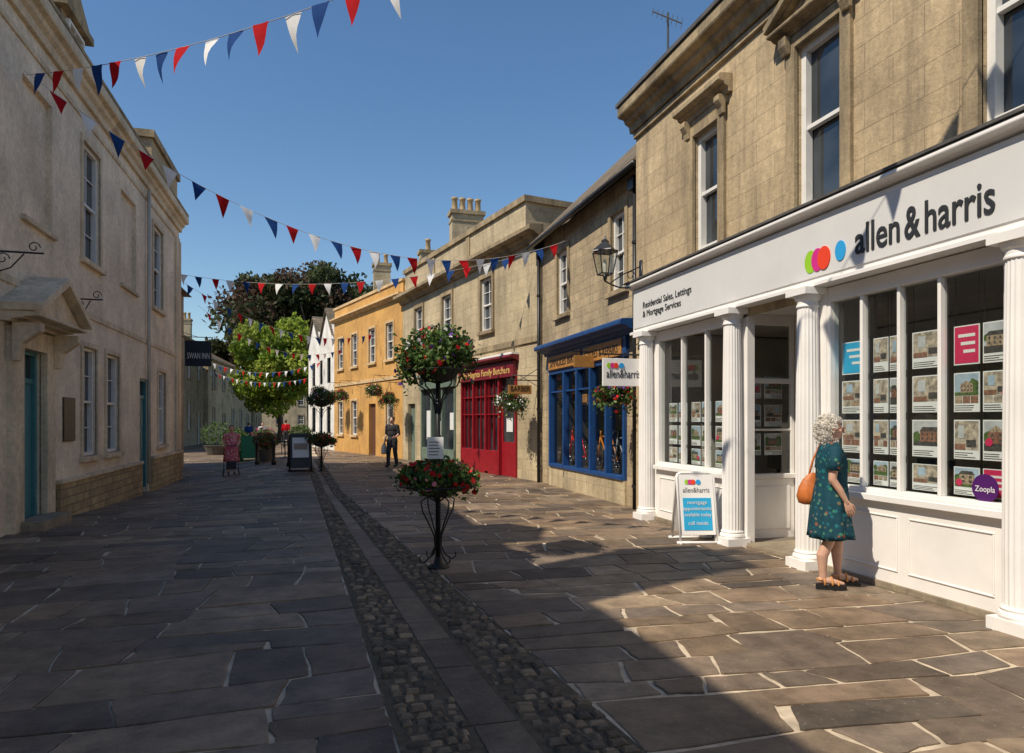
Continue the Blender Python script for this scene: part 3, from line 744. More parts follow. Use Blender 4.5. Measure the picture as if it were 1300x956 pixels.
gs.box(U,10.2,11.1,-.2,-.15,-.1,2.3)
Bu.done()
def chimney(name,x,y,w,d,z0,z1,pots,mat=trim,ang=0):
    o=Obj(name,(x,y,z0)); c=math.cos(ang);s_=math.sin(ang); F=Fr((x,y),(c,s_),(s_,-c))
    b=o.part('stack',bath3); b.box(F,-w/2,w/2,-d/2,d/2,z0,z1-.15); t=o.part('caps',mat); t.box(F,-w/2-.07,w/2+.07,-d/2-.07,d/2+.07,z1-.15,z1); t.box(F,-w/2-.03,w/2+.03,-d/2-.03,d/2+.03,z1-.45,z1-.38)
    p=o.part('pots',simple(name+'_clay',(.42,.30,.16),.8,.2,6),True)
    for k in range(pots):
        u=-w/2+w*(k+.5)/pots; X,Y,_=F.P(u,0,0)
        p.lathe(X,Y,[(.13,z1),(.12,z1+.1),(.105,z1+.45),(.13,z1+.47),(.13,z1+.55),(.09,z1+.56)],12)
    o.done()
chimney('chimney_stack',5.64,26.5,1.25,.6,7.2,9.85,4)
chimney('chimney_stack.001',4.8,30.9,.75,.6,7,9.3,1)
chimney('chimney_stack.002',3.4,38.5,.9,.7,7,10.3,2)
chimney('chimney_stack.003',5.3,31.6,.5,.5,7,9.0,1)

# ------------------------------------------------------------------ ochre building
U=Fr((3.41,28.84),(-.2728,.9621),(-.9621,-.2728)); O=Obj('ochre_building',(2.1,33.4,0)); P=U.P
s=O.part('ochre_wall',ochre)
W=[]
for u in (1.0,3.2,5.7,7.9): W+= [(u,u+.85,4.3,5.9)]
for u in (1.0,5.7,7.9): W+=[(u,u+.85,.9,2.6)]
W.append((3.2,4.1,-.3,2.4))
wall(s,U,0,9.45,-.3,6.9,W,.18); shell(s,U,0,9.45,-.3,6.9,8)
for w in W[:-1]: sash(O,U,*w,n=-.1,cols=2,rows=2,fw=.06)
dd=O.part('door',simple('brown_door',(.12,.05,.03),.5,.1,4)); dd.box(U,3.2,4.1,-.2,-.14,-.1,2.4)
t_=O.part('ochre_trim',simple('ochre_trim',(.60,.42,.22),.8,.2,3,.2))
for w in W[:-1]: surround(t_,U,*w,w=.1,pr=.04)
t_.box(U,0,9.45,-.02,.05,3.4,3.55); cornice(t_,U,-.1,9.5,6.8,7.0,.25)
s.box(U,0,9.45,-.4,-.02,6.9,7.5); t_.box(U,-.05,9.5,-.45,.04,7.501,7.62)
r=O.part('roof',slate); r.quad(P(0,-.4,7.2),P(9.45,-.4,7.2),P(9.45,-4,9.2),P(0,-4,9.2)); s.add([P(0,-.4,6.9),P(0,-8,6.9),P(0,-4,9.2)],[(0,1,2)])
O.done()
U=Fr((.83,37.95),(-.197,.980),(-.980,-.197)); O=Obj('white_gabled_house',(.1,41,0)); P=U.P
s=O.part('white_wall',whiterender); W=[(.9,1.8,3.7,5.1),(3.0,3.8,3.7,5.1),(5.1,6.0,3.7,5.1),(.9,1.9,.9,2.4),(5.0,6.1,.9,2.4),(3.0,3.9,-.3,2.3)]
wall(s,U,0,7.2,-.3,6.2,W,.15); shell(s,U,0,7.2,-.3,6.2,7)
for a in (0,3.6): s.prism(U,[(a,6.2),(a+3.6,6.2),(a+1.8,7.9)],-.3,0)
for w in W[:-1]: sash(O,U,*w,n=-.1,cols=2,rows=1,fw=.06,fm=blackm)
O.part('door',bluep).box(U,3.0,3.9,-.15,-.1,-.1,2.3)
r=O.part('roof',slate)
for a in (0,3.6):
    for sg_ in (0,1):
        u=a+3.6*sg_; r.quad(P(u,.12,6.18),P(a+1.8,.12,7.93),P(a+1.8,-5,7.93),P(u,-5,6.18))
        r.quad(P(u,.12,6.08),P(a+1.8,.12,7.83),P(a+1.8,.12,7.93),P(u,.12,6.18))
O.done()

# ------------------------------------------------------------------ left cream building
L=Fr((-4.3,0),(0,1),(1,0)); C=Obj('cream_georgian_building',(-4.3,10,0)); P=L.P
s=C.part('painted_wall',cream)
UW=[(14.66,15.73,4.72,6.97),(20.4,21.55,4.72,6.97),(9.0,10.1,4.72,6.97),(2,3.1,4.72,6.97)]
BL=[(11.95,13.15,4.75,6.9),(17.3,18.65,4.75,6.9)]
GW=[(14.66,15.5,.95,3.05),(16.15,17.1,.95,3.05),(21.0,21.9,.95,3.0),(8.6,9.6,.95,3.0),(2,3,.95,3)]
DR=[(11.75,12.65,-.3,2.72),(19.0,19.9,-.3,2.7)]
wall(s,L,-8,24,-.5,7.7,UW+BL+GW+DR,.16); shell(s,L,-8,24,-.5,7.7,8)
for a,b_,c,d in BL: s.quad(P(a,-.09,c),P(b_,-.09,c),P(b_,-.09,d),P(a,-.09,d))
for w in UW: sash(C,L,*w,n=-.1,cols=2,rows=2,fw=.06)
for w in GW: sash(C,L,*w,n=-.1,cols=2,rows=2,fw=.06)
t_=C.part('trim',creamtrim,bevel=.006)
for w in GW+UW: surround(t_,L,*w,w=.1,pr=.035)
for a,b_,c,d in BL: t_.box(L,a-.08,b_+.08,-.05,.07,c-.08,c)
t_.box(L,-8,24,-.02,.03,7.35,7.45); cornice(t_,L,-8,24.1,7.68,8.18,.28)
cap=C.part('coping',trim); cap.box(L,-8,24.15,-.3,.27,8.2,8.27)
t_.box(L,10.6,24.0,-.02,.028,3.62,3.74)
td=C.part('teal_doors',tealdoor,bevel=.006)
for a,b_,c,d in DR:
    td.box(L,a+.06,b_-.06,-.16,-.11,0,d-.5); td.box(L,a,a+.06,-.16,-.05,-.1,d); td.box(L,b_-.06,b_,-.16,-.05,-.1,d); td.box(L,a+.06,b_-.06,-.16,-.08,d-.5,d-.42); td.box(L,a+.06,b_-.06,-.16,-.05,d-.06,d)
    for zz in (.2,.85,1.5):
        for uu in (a+.16,(a+b_)/2+.04): td.box(L,uu,uu+.22,-.11,-.095,zz,zz+.5 if zz<1.5 else zz+.45)
    C.part('window_glass',glass).quad(P(a,-.12,d-.42),P(b_,-.12,d-.42),P(b_,-.12,d-.02),P(a,-.12,d-.02))
for a,b_,c,d in DR[:1]:
    t_.box(L,a-.35,a,-.02,.10,-.4,d+.3); t_.box(L,b_,b_+.35,-.02,.10,-.4,d+.3); t_.box(L,a,b_,-.02,.097,d,d+.3)
    um=(a+b_)/2; z=3.05
    cornice(t_,L,um-1.05,um+1.05,z,z+.14,.50)
    for sg_ in (-1,1):
        ee=um+sg_*1.08; t_.prism(L,[(ee,z+.145),(um,z+.70),(um,z+.82),(ee+sg_*.02,z+.26)],-.02,.56)
    t_.prism(L,[(um-1.0,z+.143),(um+1.0,z+.143),(um,z+.68)],-.02,.40)
    for uu in (um-.9,um+.72): t_.prism_u(L,[(.1,z-.55),(.16,z-.55),(.22,z-.3),(.45,z-.12),(.45,z-.003),(.1,z-.003)],uu,uu+.18)
C.part('door_step',greystone).box(L,11.6,12.8,0.0,.4,-.3,.14)
pq=C.part('plaque',simple('plaque_bronze',(.06,.045,.035),.5,.2,10),bevel=.006); pq.box(L,13.62,14.2,0,.03,1.27,2.05)
pl=C.part('plinth',plinthst,bevel=.01); pl.box(L,13.3,18.9,-.02,.09,-.5,.55); pl.box(L,20.0,24.06,-.02,.09,-.5,.6); t_.box(L,13.25,18.9,-.02,.12,.552,.62)
t_.box(L,20.0,24.08,-.02,.12,.602,.68)
t_.box(L,23.3,24.05,-.02,.06,.69,7.34)
dpp=C.part('downpipe',simple('cream_pipe',(.5,.45,.38),.6,.1,4),True); dpp.tube([(-4.22,19.6,.0),(-4.22,19.6,7.6)],.045,8)
r=C.part('roof',slate); r.quad(P(-8,.1,8.2),P(24,.1,8.2),P(24,-4,10.6),P(-8,-4,10.6)); r.quad(P(-8,-8,8),P(24,-8,8),P(24,-4,10.6),P(-8,-4,10.6))
s.add([P(24,0,7.7),P(24,-8,7.7),P(24,-4,10.6)],[(0,1,2)])
bl=C.part('end_stack',bath2); bl.box(L,20.5,24.0,-.75,-.05,8.1,9.3); C.part('stack_cap',trim).box(L,20.42,24.08,-.83,.03,9.3,9.5)
dm=C.part('dormer',trim)
for u in (15.0,6.0):
    dm.box(L,u,u+1.3,-2.2,-.45,8.2,9.6); dm.box(L,u-.15,u+1.45,-2.4,-.3,9.6,9.75)
    dm.prism(L,[(u-.15,9.752),(u+1.45,9.752),(u+.65,10.3)],-2.4,-.35)
    sash(C,L,u+.2,u+1.1,8.6,9.5,n=-.42,cols=2,rows=1,fw=.05,pre='dormer')
C.done()
chimney('unseen_chimney_stack',-5.3,3.5,1.0,1.25,8.3,12.3,3)  # unseen stack beside the camera, added to cast a shadow band across the paving
def scroll(name,y,z,L_):
    o=Obj(name,(-4.3,y,z)); i=o.part('iron',blackm,True)
    i.tube([(-4.3,y,z),(-4.3+L_,y,z)],.014); i.tube([(-4.3,y,z-.3),(-4.1,y,z-.22),(-4.3+L_*.6,y,z-.02)],.01)
    i.tube([(-4.3+L_*.8+.08*math.cos(t)*(1-t/10),y,z+.08+.08*math.sin(t)*(1-t/10)) for t in [k*.5 for k in range(15)]],.008,6)
    i.tube([(-4.2+.09*math.cos(t)*(1-t/10),y,z-.1+.09*math.sin(t)*(1-t/10)) for t in [k*.5 for k in range(15)]],.008,6)
    i.box(Fr((-4.3,y),(0,1),(1,0)),-.03,.03,0,.015,z-.4,z+.15); o.done()
scroll('iron_sign_bracket',11.0,3.98,.6); scroll('iron_sign_bracket.001',14.1,3.85,.5)
N=Fr((-5.2,24.1),(0,1),(1,0)); O=Obj('grey_stone_house',(-5.2,27,0)); s=O.part('walls',greystone); W=[(1.2,2.1,.9,2.4),(3.6,4.5,.9,2.4),(1.2,2.1,4,5.4),(3.6,4.5,4,5.4)]
wall(s,N,0,5.9,-.5,6.6,W,.15); shell(s,N,0,5.9,-.5,6.6,7)
for w in W: sash(O,N,*w,n=-.1)
O.part('roof',slate).prism_u(N,[(.3,6.6),(-7.2,6.6),(-3.5,9.3)],-.0,6.0); O.done()
hangsign('hanging_pub_sign',26.5,-4.55,-3.68,3.56,4.47,simple('navy_board',(.012,.018,.035),.5,.1,4),-5.2,4.6,'SWAN INN',card).done()

def house(name,o,u,L_,H,mat,bays,storeys=2,D=8):
    l=math.hypot(*u); u=(u[0]/l,u[1]/l); n=(u[1],-u[0])
    ob=Obj(name,(o[0],o[1],0)); F=Fr(o,u,n); s=ob.part('walls',mat); W=[]
    sh=H/storeys
    for b in range(bays):
        c=L_*(b+.5)/bays
        for k in range(storeys):
            if k==0 and b%3==1: W.append((c-.5,c+.5,-.3,2.2))
            else: W.append((c-.45,c+.45,k*sh+.95,k*sh+sh*.8))
    wall(s,F,0,L_,-.5,H,W,.15); shell(s,F,0,L_,-.5,H,D)
    for w in W: sash(ob,F,*w,n=-.1)
    t=ob.part('trim',trim)
    for w in W: surround(t,F,*w,w=.1,pr=.04,sill=w[2]>0)
    cornice(t,F,-.1,L_+.1,H-.15,H+.1,.25)
    r=ob.part('roof',slate); r.prism_u(F,[(.2,H+.11),(-D,H+.11),(-D/2,H+2.3)],0,L_)
    ob.done()
house('stone_terrace_house',(-9.4,42),(.6,17),17,7.4,greystone,5,2)
house('stone_terrace_house.001',(-8.6,60),(1.5,20),20,6.6,bath3,5,2)
house('stone_terrace_house.002',(-14,112),(1,0.02),26,6,bath3,8,2)
house('stone_terrace_house.003',(-7.0,82),(-.5,16),20,6,bath2,5,2)
chimney('chimney_stack.005',-11.5,50,1.0,.7,8,10.2,3); chimney('chimney_stack.006',-11,64,1.0,.7,8,10.3,3)

# ------------------------------------------------------------------ trees
def crown(center,R_,nl,per,size,cols,mat,name,zsq=.75,seed=1,lo=-.5):
    rs=np.random.RandomState(seed); pts=[];cs=[]
    for i in range(nl):
        d=rs.normal(size=3); d/=np.linalg.norm(d); 
        if d[2]<lo: d[2]*=-.5
        rr=rs.uniform(.35,.95)**.6
        c=np.array(center)+d*np.array(R_)*rr
        lr=np.mean(R_)*rs.uniform(.16,.34)
        q=rs.normal(size=(per,3)); q/=np.linalg.norm(q,axis=1)[:,None]
        rad=lr*(rs.uniform(.45,1.2,size=per))[:,None]
        p=c+q*rad*np.array([1,1,zsq]); pts.append(p)
        base=np.array(cols[rs.randint(len(cols))])*rs.uniform(.8,1.25)
        cs.append(base[None,:]*rs.uniform(.6,1.35,size=(per,1)))
    return leafcloud(name,np.vstack(pts),size,np.vstack(cs),mat)
def tree(name,x,y,h,center,R_,nl,per,size,cols,tr_=.3,seed=1,lo=-.5):
    o=Obj(name,(x,y,0)); t=o.part('trunk',bark,True); z0=center[2]-R_[2]*.4
    t.tube([(x,y,-.2),(x+.05,y,1),(x-.1,y,z0*.6),(x+.1,y,z0),(x,y,center[2]+R_[2]*.4)],[tr_*1.5,tr_*1.1,tr_,tr_*.8,tr_*.2],10)
    rs=random.Random(seed)
    for k in range(12):
        a=rs.uniform(0,6.28); f=rs.uniform(.4,.85); zz=z0*rs.uniform(.7,1.2)
        e=(center[0]+math.cos(a)*R_[0]*f,center[1]+math.sin(a)*R_[1]*f,center[2]+R_[2]*rs.uniform(-.3,.7))
        m=(x+(e[0]-x)*.4,y+(e[1]-y)*.4,zz+(e[2]-zz)*.6); t.tube([(x,y,zz),m,e],[tr_*.5,tr_*.3,tr_*.08],7)
    o.done(); o.attach(crown(center,R_,nl,per,size,cols,leafm,'foliage',seed=seed,lo=lo))
tree('lime_tree',-2.9,57,9.5,(-2.8,57,5.9),(3.7,3.5,3.6),80,260,.18,[(.26,.33,.04),(.20,.29,.035),(.32,.38,.06)],.2,3,-1)
tree('copper_beech_tree',-.6,74,17,(-1.2,74,12),(8.6,7,5.4),96,270,.26,[(.085,.055,.035),(.06,.075,.028),(.11,.065,.04),(.05,.07,.025)],.5,5)
tree('copper_beech_tree.001',-7.5,80,12,(-7.8,80,8.6),(3.6,4,3.4),30,220,.26,[(.07,.08,.03),(.085,.06,.035)],.35,8)
o=crown((-1,125,4.5),(30,4,4.5),70,160,.6,[(.08,.13,.035),(.06,.10,.03)],leafm,'distant_trees',seed=4)

def shrub(name,x,y,r,h,seed=0,fl=None):
    o=Obj(name,(x,y,0)); b=o.part('planter',simple(name+'_pot',(.10,.085,.07),.7,.2,5)); z=hgt(x,y); b.lathe(x,y,[(r*.55,z),(r*.75,z+.45),(r*.8,z+.5),(r*.7,z+.5)],16); o.done()
    rs=np.random.RandomState(seed); q=rs.normal(size=(900,3)); q/=np.linalg.norm(q,axis=1)[:,None]; q*=rs.uniform(.6,1.05,size=(900,1))
    p=np.array([x,y,z+.5+h/2])+q*np.array([r,r,h/2]); c=np.array([.07,.12,.03])*rs.uniform(.5,1.6,size=(900,1))
    if fl: 
        k=rs.rand(900)<.2; c[k]=np.array(fl)
    o.attach(leafcloud('foliage',p,.06,c,smallleaf))
shrub('planter_shrub',-2.1,30,.5,.7,1,(.4,.02,.03)); shrub('planter_shrub.001',-3.6,33,.6,1.0,2); shrub('planter_shrub.002',-5.2,40,1.0,1.3,3); shrub('planter_shrub.003',-2.6,36,.6,.9,4,(.5,.05,.2)); shrub('planter_shrub.004',-.9,38,.6,.9,5)

# ------------------------------------------------------------------ flower baskets
FC=[(.58,.01,.015),(.66,.02,.02),(.78,.75,.73),(.55,.08,.20),(.14,.05,.32),(.62,.22,.30)]
def blooms(o,c,r,nl,nf,wt=(5,4,4,1,2,1),hang=.25,ls=.028,fs=.024,seed=0,green=(.065,.120,.03),K_=16):
    rs=np.random.RandomState(seed); c=np.array(c); r=np.array(r)
    # separate plants round the rim and on top, each its own clump
    cen=[];cr=[]
    for k in range(K_):
        a=2*math.pi*k/(K_-5)+rs.uniform(-.25,.25)
        if k<K_-5: cen.append([math.cos(a)*rs.uniform(.55,.78),math.sin(a)*rs.uniform(.55,.78),rs.uniform(-.55,.30)]); cr.append(rs.uniform(.30,.50))
        else: cen.append([rs.uniform(-.4,.4),rs.uniform(-.4,.4),rs.uniform(.25,.65)]); cr.append(rs.uniform(.34,.52))
    cen=np.array(cen)*r; cr=np.array(cr)
    def sample(n,lo,hi):
        k=rs.randint(K_,size=n); q=rs.normal(size=(n,3)); q/=np.linalg.norm(q,axis=1)[:,None]
        p=cen[k]+q*(cr[k]*rs.uniform(lo,hi,size=n))[:,None]*(r*.5+r.mean()*.5)
        return p,q,k
    p,q,k=sample(nl,.25,1.12)
    rad=np.hypot(p[:,0],p[:,1])/r[0]
    m=(rad>.6)&(rs.rand(nl)<.32); p[m,2]-=rs.uniform(0,1,size=m.sum())**1.6*hang      # trailers
    m=(p[:,2]>0)&(rs.rand(nl)<.06); p[m]*=rs.uniform(1.05,1.3,size=(m.sum(),1))          # sprays
    col=np.array(green)*rs.uniform(.35,1.9,size=(nl,1)); y=rs.rand(nl)<.2; col[y]*=np.array([1.5,1.25,.9])
    o.attach(leafcloud('leaves',p+c,ls,col,smallleaf,asp=.6))
    p,q,k=sample(nf,.92,1.18); rad=np.hypot(p[:,0],p[:,1])/r[0]
    m=(rad>.6)&(rs.rand(nf)<.3); p[m,2]-=rs.uniform(0,1,size=m.sum())*hang*.7
    w=np.array(wt)/sum(wt); grp=rs.choice(len(FC),K_,p=w); gi=grp[k]; sw=rs.rand(nf)<.25; gi[sw]=rs.choice(len(FC),sw.sum(),p=w)
    cl=np.array(FC)[gi]*rs.uniform(.7,1.15,size=(nf,1))
    q=q+rs.normal(size=q.shape)*.4; q/=np.linalg.norm(q,axis=1)[:,None]
    o.attach(leafcloud('flowers',p+c,fs,cl,petal,asp=.9,nrm=q,sides=7))
def stand(name,x,y,seed,mats=1):
    z=hgt(x,y); o=Obj(name,(x,y,z)); i=o.part('iron_stand',blackm,True); w=o.part('basket_wire',blackm,True)
    i.tube([(x,y,z),(x,y,z+2.35)],[.030,.026],10); i.lathe(x,y,[(.13,z),(.12,z+.02),(.05,z+.05),(.036,z+.12)],16)
    for zt,r in ((2.26,.30),(.98,.34)):
        for k in range(3):
            rr=r*(1-.22*k); w.tube([(x+rr*math.cos(a),y+rr*math.sin(a),z+zt-.08*k) for a in [j*math.pi/12 for j in range(24)]],.007 if k else .011,5,True)
        for k in range(14):
            a=k*math.pi/7; w.tube([(x+r*q*math.cos(a),y+r*q*math.sin(a),z+zt-d) for q,d in ((1,0),(.78,.08),(.56,.16),(.1,.20))],.005,5)
        w.tube([(x+(r+.10)*math.cos(a),y+(r+.10)*math.sin(a),z+zt-.06) for a in [j*math.pi/14 for j in range(28)]],.009,5,True)
        for k in range(6):
            a=k*math.pi/3; w.tube([(x+r*math.cos(a),y+r*math.sin(a),z+zt),(x+(r+.1)*math.cos(a),y+(r+.1)*math.sin(a),z+zt-.06)],.006,5)
    for k in range(4):
        a=k*math.pi/2+.4; ca,sa=math.cos(a),math.sin(a)
        i.tube([(x+ca*q,y+sa*q,z+zz) for q,zz in ((.03,.74),(.14,.80),(.22,.75),(.20,.64),(.12,.50),(.05,.36),(.04,.24),(.10,.13),(.19,.07),(.24,.10),(.23,.15))],.009,6)
        i.tube([(x+ca*q,y+sa*q,z+zz) for q,zz in ((.03,1.72),(.06,1.86),(.16,1.98),(.26,2.04),(.32,2.18))],.009,6)
    li=o.part('basket_liner',simple(name+'_liner',(.035,.032,.022),.9,.3,8),True)
    li.lathe(x,y,[(.04,z+2.07),(.17,z+2.10),(.24,z+2.18),(.28,z+2.25),(.22,z+2.27)],20); li.lathe(x,y,[(.04,z+.78),(.19,z+.81),(.27,z+.90),(.32,z+.97),(.25,z+.99)],20)
    if mats:
        nb=o.part('notice',card); F=Fr((x-.05,y-.12),(math.cos(-.3),math.sin(-.3)),(math.sin(-.3),-math.cos(-.3))); nb.box(F,-.09,.09,0,.006,z+1.22,z+1.46)
        nl_=o.part('notice_lines',printdark)
        for k in range(5): nl_.box(F,-.07,.03+.01*(k%3),.006,.007,z+1.26+.035*k,z+1.27+.035*k)
        i.tube([(x-.05,y-.11,z+1.0),(x-.05,y-.11,z+1.4)],.006,5)
    o.done()
    blooms(o,(x,y,z+2.40),(.46,.46,.30),5200,330,seed=seed,hang=.22); blooms(o,(x,y,z+1.04),(.48,.48,.15),3900,300,wt=(7,6,1,2,0,1),seed=seed+1,hang=.14)
stand('flower_stand',1.29,7.58,11); stand('flower_stand.001',.10,22.8,15,0)
def hbasket(name,x,y,z,r,seed,wx,wy,wt=(4,3,3,2,2,1)):
    o=Obj(name,(x,y,z)); w=o.part('wire',blackm,True)
    w.lathe(x,y,[(.02,z-r*.55),(r*.4,z-r*.45),(r*.55,z-.02),(r*.5,z)],14)
    for k in range(3): a=k*2.1; w.tube([(x+r*.55*math.cos(a),y+r*.55*math.sin(a),z),(x,y,z+r*1.6)],.005,4)
    w.tube([(x,y,z+r*1.6),(wx,wy,z+r*1.6)],.012,6); w.tube([(x+(wx-x)*.3,y+(wy-y)*.3,z+r*1.6),(wx,wy,z+r*.9)],.008,6)
    o.done(); blooms(o,(x,y,z+r*.05),(r*.95,r*.95,r*.62),2600,230,wt,seed=seed,hang=r*.75,K_=13)
hbasket('hanging_flower_basket',4.9,17.3,2.1,.45,21,5.67,17.3,(1,1,9,1,1,1))
hbasket('hanging_flower_basket.001',5.06,11.2,2.1,.40,22,5.7,11.2)
hbasket('hanging_flower_basket.002',2.75,27.9,2.5,.42,23,3.5,28.1)
hbasket('hanging_flower_basket.003',2.3,29.8,2.9,.42,24,3.0,30.2,(5,4,3,2,1,1))
hbasket('hanging_flower_basket.004',1.0,33.5,2.8,.45,25,2.0,33.8)
hbasket('hanging_flower_basket.005',.55,35.4,2.8,.45,26,1.5,35.7)

# ------------------------------------------------------------------ a-boards
def aboard(name,x,y,w,h,ang,fm,pm,kind):
    z=hgt(x,y); o=Obj(name,(x,y,z)); c,s_=math.cos(ang),math.sin(ang)
    f=o.part('frame',fm,True); lean=.22
    def PP(u,n,zz): return (x+c*u+s_*n,y+s_*u-c*n,z+zz)
    for sg_ in (1,-1):
        n0=lean*sg_; rc=.06
        pts=[PP(-w/2,n0,.02),PP(-w/2,n0*.1,h-rc),PP(-w/2+rc*.3,n0*.06,h-rc*.3),PP(-w/2+rc,n0*.05,h),PP(w/2-rc,n0*.05,h),PP(w/2-rc*.3,n0*.06,h-rc*.3),PP(w/2,n0*.1,h-rc),PP(w/2,n0,.02)]
        f.tube(pts,.017,8); f.tube([PP(-w/2-.05,n0,.02),PP(w/2+.05,n0,.02)],.02,8)
        for e in (-1,1): f.tube([PP(e*w/2,n0,.02),PP(e*w/2,n0+.06*sg_,.015)],.022,8)
        def pan(part,u0,u1,z0,z1,off):
            q=lambda u,zz:PP(u,n0*(1-.9*zz/h)+off*sg_,zz)
            a=[q(u0,z0),q(u1,z0),q(u1,z1),q(u0,z1)]; q2=lambda u,zz:PP(u,n0*(1-.9*zz/h)+(off-.012)*sg_,zz)
            part.add(a+[q2(u0,z0),q2(u1,z0),q2(u1,z1),q2(u0,z1)],[(0,1,2,3),(7,6,5,4),(0,4,5,1),(1,5,6,2),(2,6,7,3),(3,7,4,0)])
        pan(o.part('panel',whitep if kind==1 else pm),-w/2+.02,w/2-.02,.12,h-.02,.0)
        if kind==1:
            pan(o.part('blue_panel',cyan),-w/2+.06,w/2-.06,.18,.60,.006)
            if sg_==1:
                xd=(c,s_,0); yd=Vector(PP(0,n0*(1-.9*.8/h),.8))-Vector(PP(0,n0*(1-.9*.2/h),.2)); yd.normalize()
                for k,(t,zz,sz) in enumerate((('mortgage',.52,.07),('appointments',.44,.07),('available today',.36,.07),('call inside',.25,.07))):
                    q=PP(0,n0*(1-.9*zz/h)+.010,zz); text(o,'board_text_%d'%k,t,q,xd,card,sz,None if k!=2 else .36,yd,'CENTER',.001)
                q=PP(0,n0*(1-.9*.68/h)+.004,.67); text(o,'board_title','allen&harris',q,xd,darkgrey,.1,.36,yd,'CENTER',.001)
                for k,(m_,u) in enumerate(((cgreen,-.12),(cpink,-.08),(cred,-.04),(cblue,.03))):
                    cc=Vector(PP(u,n0*(1-.9*.80/h)+.004+.001*k,.81)); X=Vector(xd)
                    pt=o.part('dot%d'%k,m_)
                    pt.add([cc+X*.035*math.cos(t*.52)+yd*.035*math.sin(t*.52) for t in range(12)],[tuple(range(12))])
        else:
            if kind==2:
                pan(o.part('poster',card),-w/2+.08,w/2-.08,.45,h-.12,.006); pan(o.part('poster_print',printhouse),-w/2+.12,w/2-.12,.7,h-.3,.010)
    o.done()
aboard('a_frame_sign',4.92,8.25,.50,.93,-.25,whitep,whitep,1)
aboard('a_frame_sign.001',-.55,22.9,.66,1.2,.1,blackm,blackm,2)
aboard('a_frame_sign.002',-3.0,32.5,.6,1.1,.1,simple('green_sign_frame',(.02,.16,.06),.5,0),simple('green_sign',(.02,.20,.08),.5,.1,3),3)

for k,(x,y) in enumerate(((-1.6,27),(-1.0,25.6),(-2.3,28.4))):
    o=Obj('bollard' if k==0 else 'bollard.%03d'%k,(x,y,0)); z=hgt(x,y); o.part('post',blackm,True).lathe(x,y,[(.09,z),(.09,z+.12),(.06,z+.16),(.055,z+.78),(.075,z+.82),(.05,z+.92),(.01,z+.96)],12); o.done()
def table(name,x,y):
    o=Obj(name,(x,y,0)); z=hgt(x,y); m=o.part('table',blackm); m.lathe(x,y,[(.35,z+.71),(.35,z+.74)],16); m.tube([(x,y,z),(x,y,z+.71)],.025); m.lathe(x,y,[(.22,z),(.03,z+.06)],12)
    for s_ in (-1,1):
        cx=x+s_*.6
        m.box(Fr((cx,y),(1,0),(0,-1)),-.2,.2,-.2,.2,z+.43,z+.46); m.box(Fr((cx+s_*.2,y),(1,0),(0,-1)),-.012,.012,-.2,.2,z+.46,z+.85)
        for a in (-.18,.18):
            for b in (-.18,.18): m.tube([(cx+a,y+b,z),(cx+a,y+b,z+.43)],.012,5)
    o.done()
table('cafe_table',-1.4,31.5); table('cafe_table.001',-2.8,35); table('cafe_table.002',-.9,34.5)

# ------------------------------------------------------------------ bunting
cred_=simple('bunting_red',(.45,.010,.014),.8,.1,9); cwh=simple('bunting_white',(.80,.79,.78),.8,.05,9); cbl=simple('bunting_blue',(.014,.055,.20),.8,.1,9)
for m_ in (cred_,cwh,cbl):
    nt=m_.node_tree; b_=nt.nodes['Principled BSDF']; b_.inputs['Specular IOR Level'].default_value=.1
    tr_=nt.nodes.new('ShaderNodeBsdfTranslucent'); mx=nt.nodes.new('ShaderNodeMixShader'); mx.inputs[0].default_value=.22
    src=b_.inputs['Base Color'].links[0].from_socket; nt.links.new(src,tr_.inputs[0]); nt.links.new(b_.outputs[0],mx.inputs[1]); nt.links.new(tr_.outputs[0],mx.inputs[2]); nt.links.new(mx.outputs[0],nt.nodes['Material Output'].inputs[0])
def bunting(name,a,b,sag,sp=.42,w=.24,h=.34,start=0,seed=0):
    rs=random.Random(seed); o=Obj(name,a); a=Vector(a); b=Vector(b); Lh=(b-a).length
    f=lambda t: a.lerp(b,t)-Vector((0,0,4*sag*t*(1-t)))
    o.part('cord',simple(name+'_cord',(.5,.48,.45),.8,0)).tube([f(k/40) for k in range(41)],.005,5)
    arc=Lh*(1+2.6*(sag/Lh)**2); n=int(arc/sp)
    ms=[('red_flags',cred_),('white_flags',cwh),('blue_flags',cbl)]
    for k in range(n):
        t=(k+.7+rs.uniform(-.06,.06))/n; t2=t+w/arc
        if t2>.995: break
        p=f(t); q=f(t2); nm,m_=ms[(k+start)%3]; pt=o.part(nm,m_,True)
        d=(q-p).normalized(); side=d.cross(Vector((0,0,1))).normalized()
        sw=rs.uniform(-.12,.12)+.03; tw=rs.uniform(-.25,.25)
        tip=(p+q)/2-Vector((0,0,1))*h*rs.uniform(.88,1.03)+side*sw+d*rs.uniform(-.07,.07)
        N_=5; vs=[];fs=[];idx={}
        for i in range(N_+1):
            for j in range(N_+1-i):
                u=i/N_; v=j/N_
                pnt=p+(q-p)*v+(tip-p)*u
                pnt=pnt+side*(.02*math.sin(u*4+tw*6)+.018*math.sin(v*5+tw*9)*(.3+u))
                idx[(i,j)]=len(vs); vs.append(pnt)
        for i in range(N_):
            for j in range(N_-i):
                fs.append((idx[i,j],idx[i,j+1],idx[i+1,j]))
                if j<N_-i-1: fs.append((idx[i,j+1],idx[i+1,j+1],idx[i+1,j]))
        pt.add(vs,fs)
    o.done()
bunting('bunting',(-4.25,11.95,6.87),(5.35,2.5,6.8),.66,start=2,seed=1,h=.40,w=.26,sp=.46)
bunting('bunting.001',(-4.25,11.9,6.9),(5.65,15.1,5.88),1.42,start=0,seed=2)
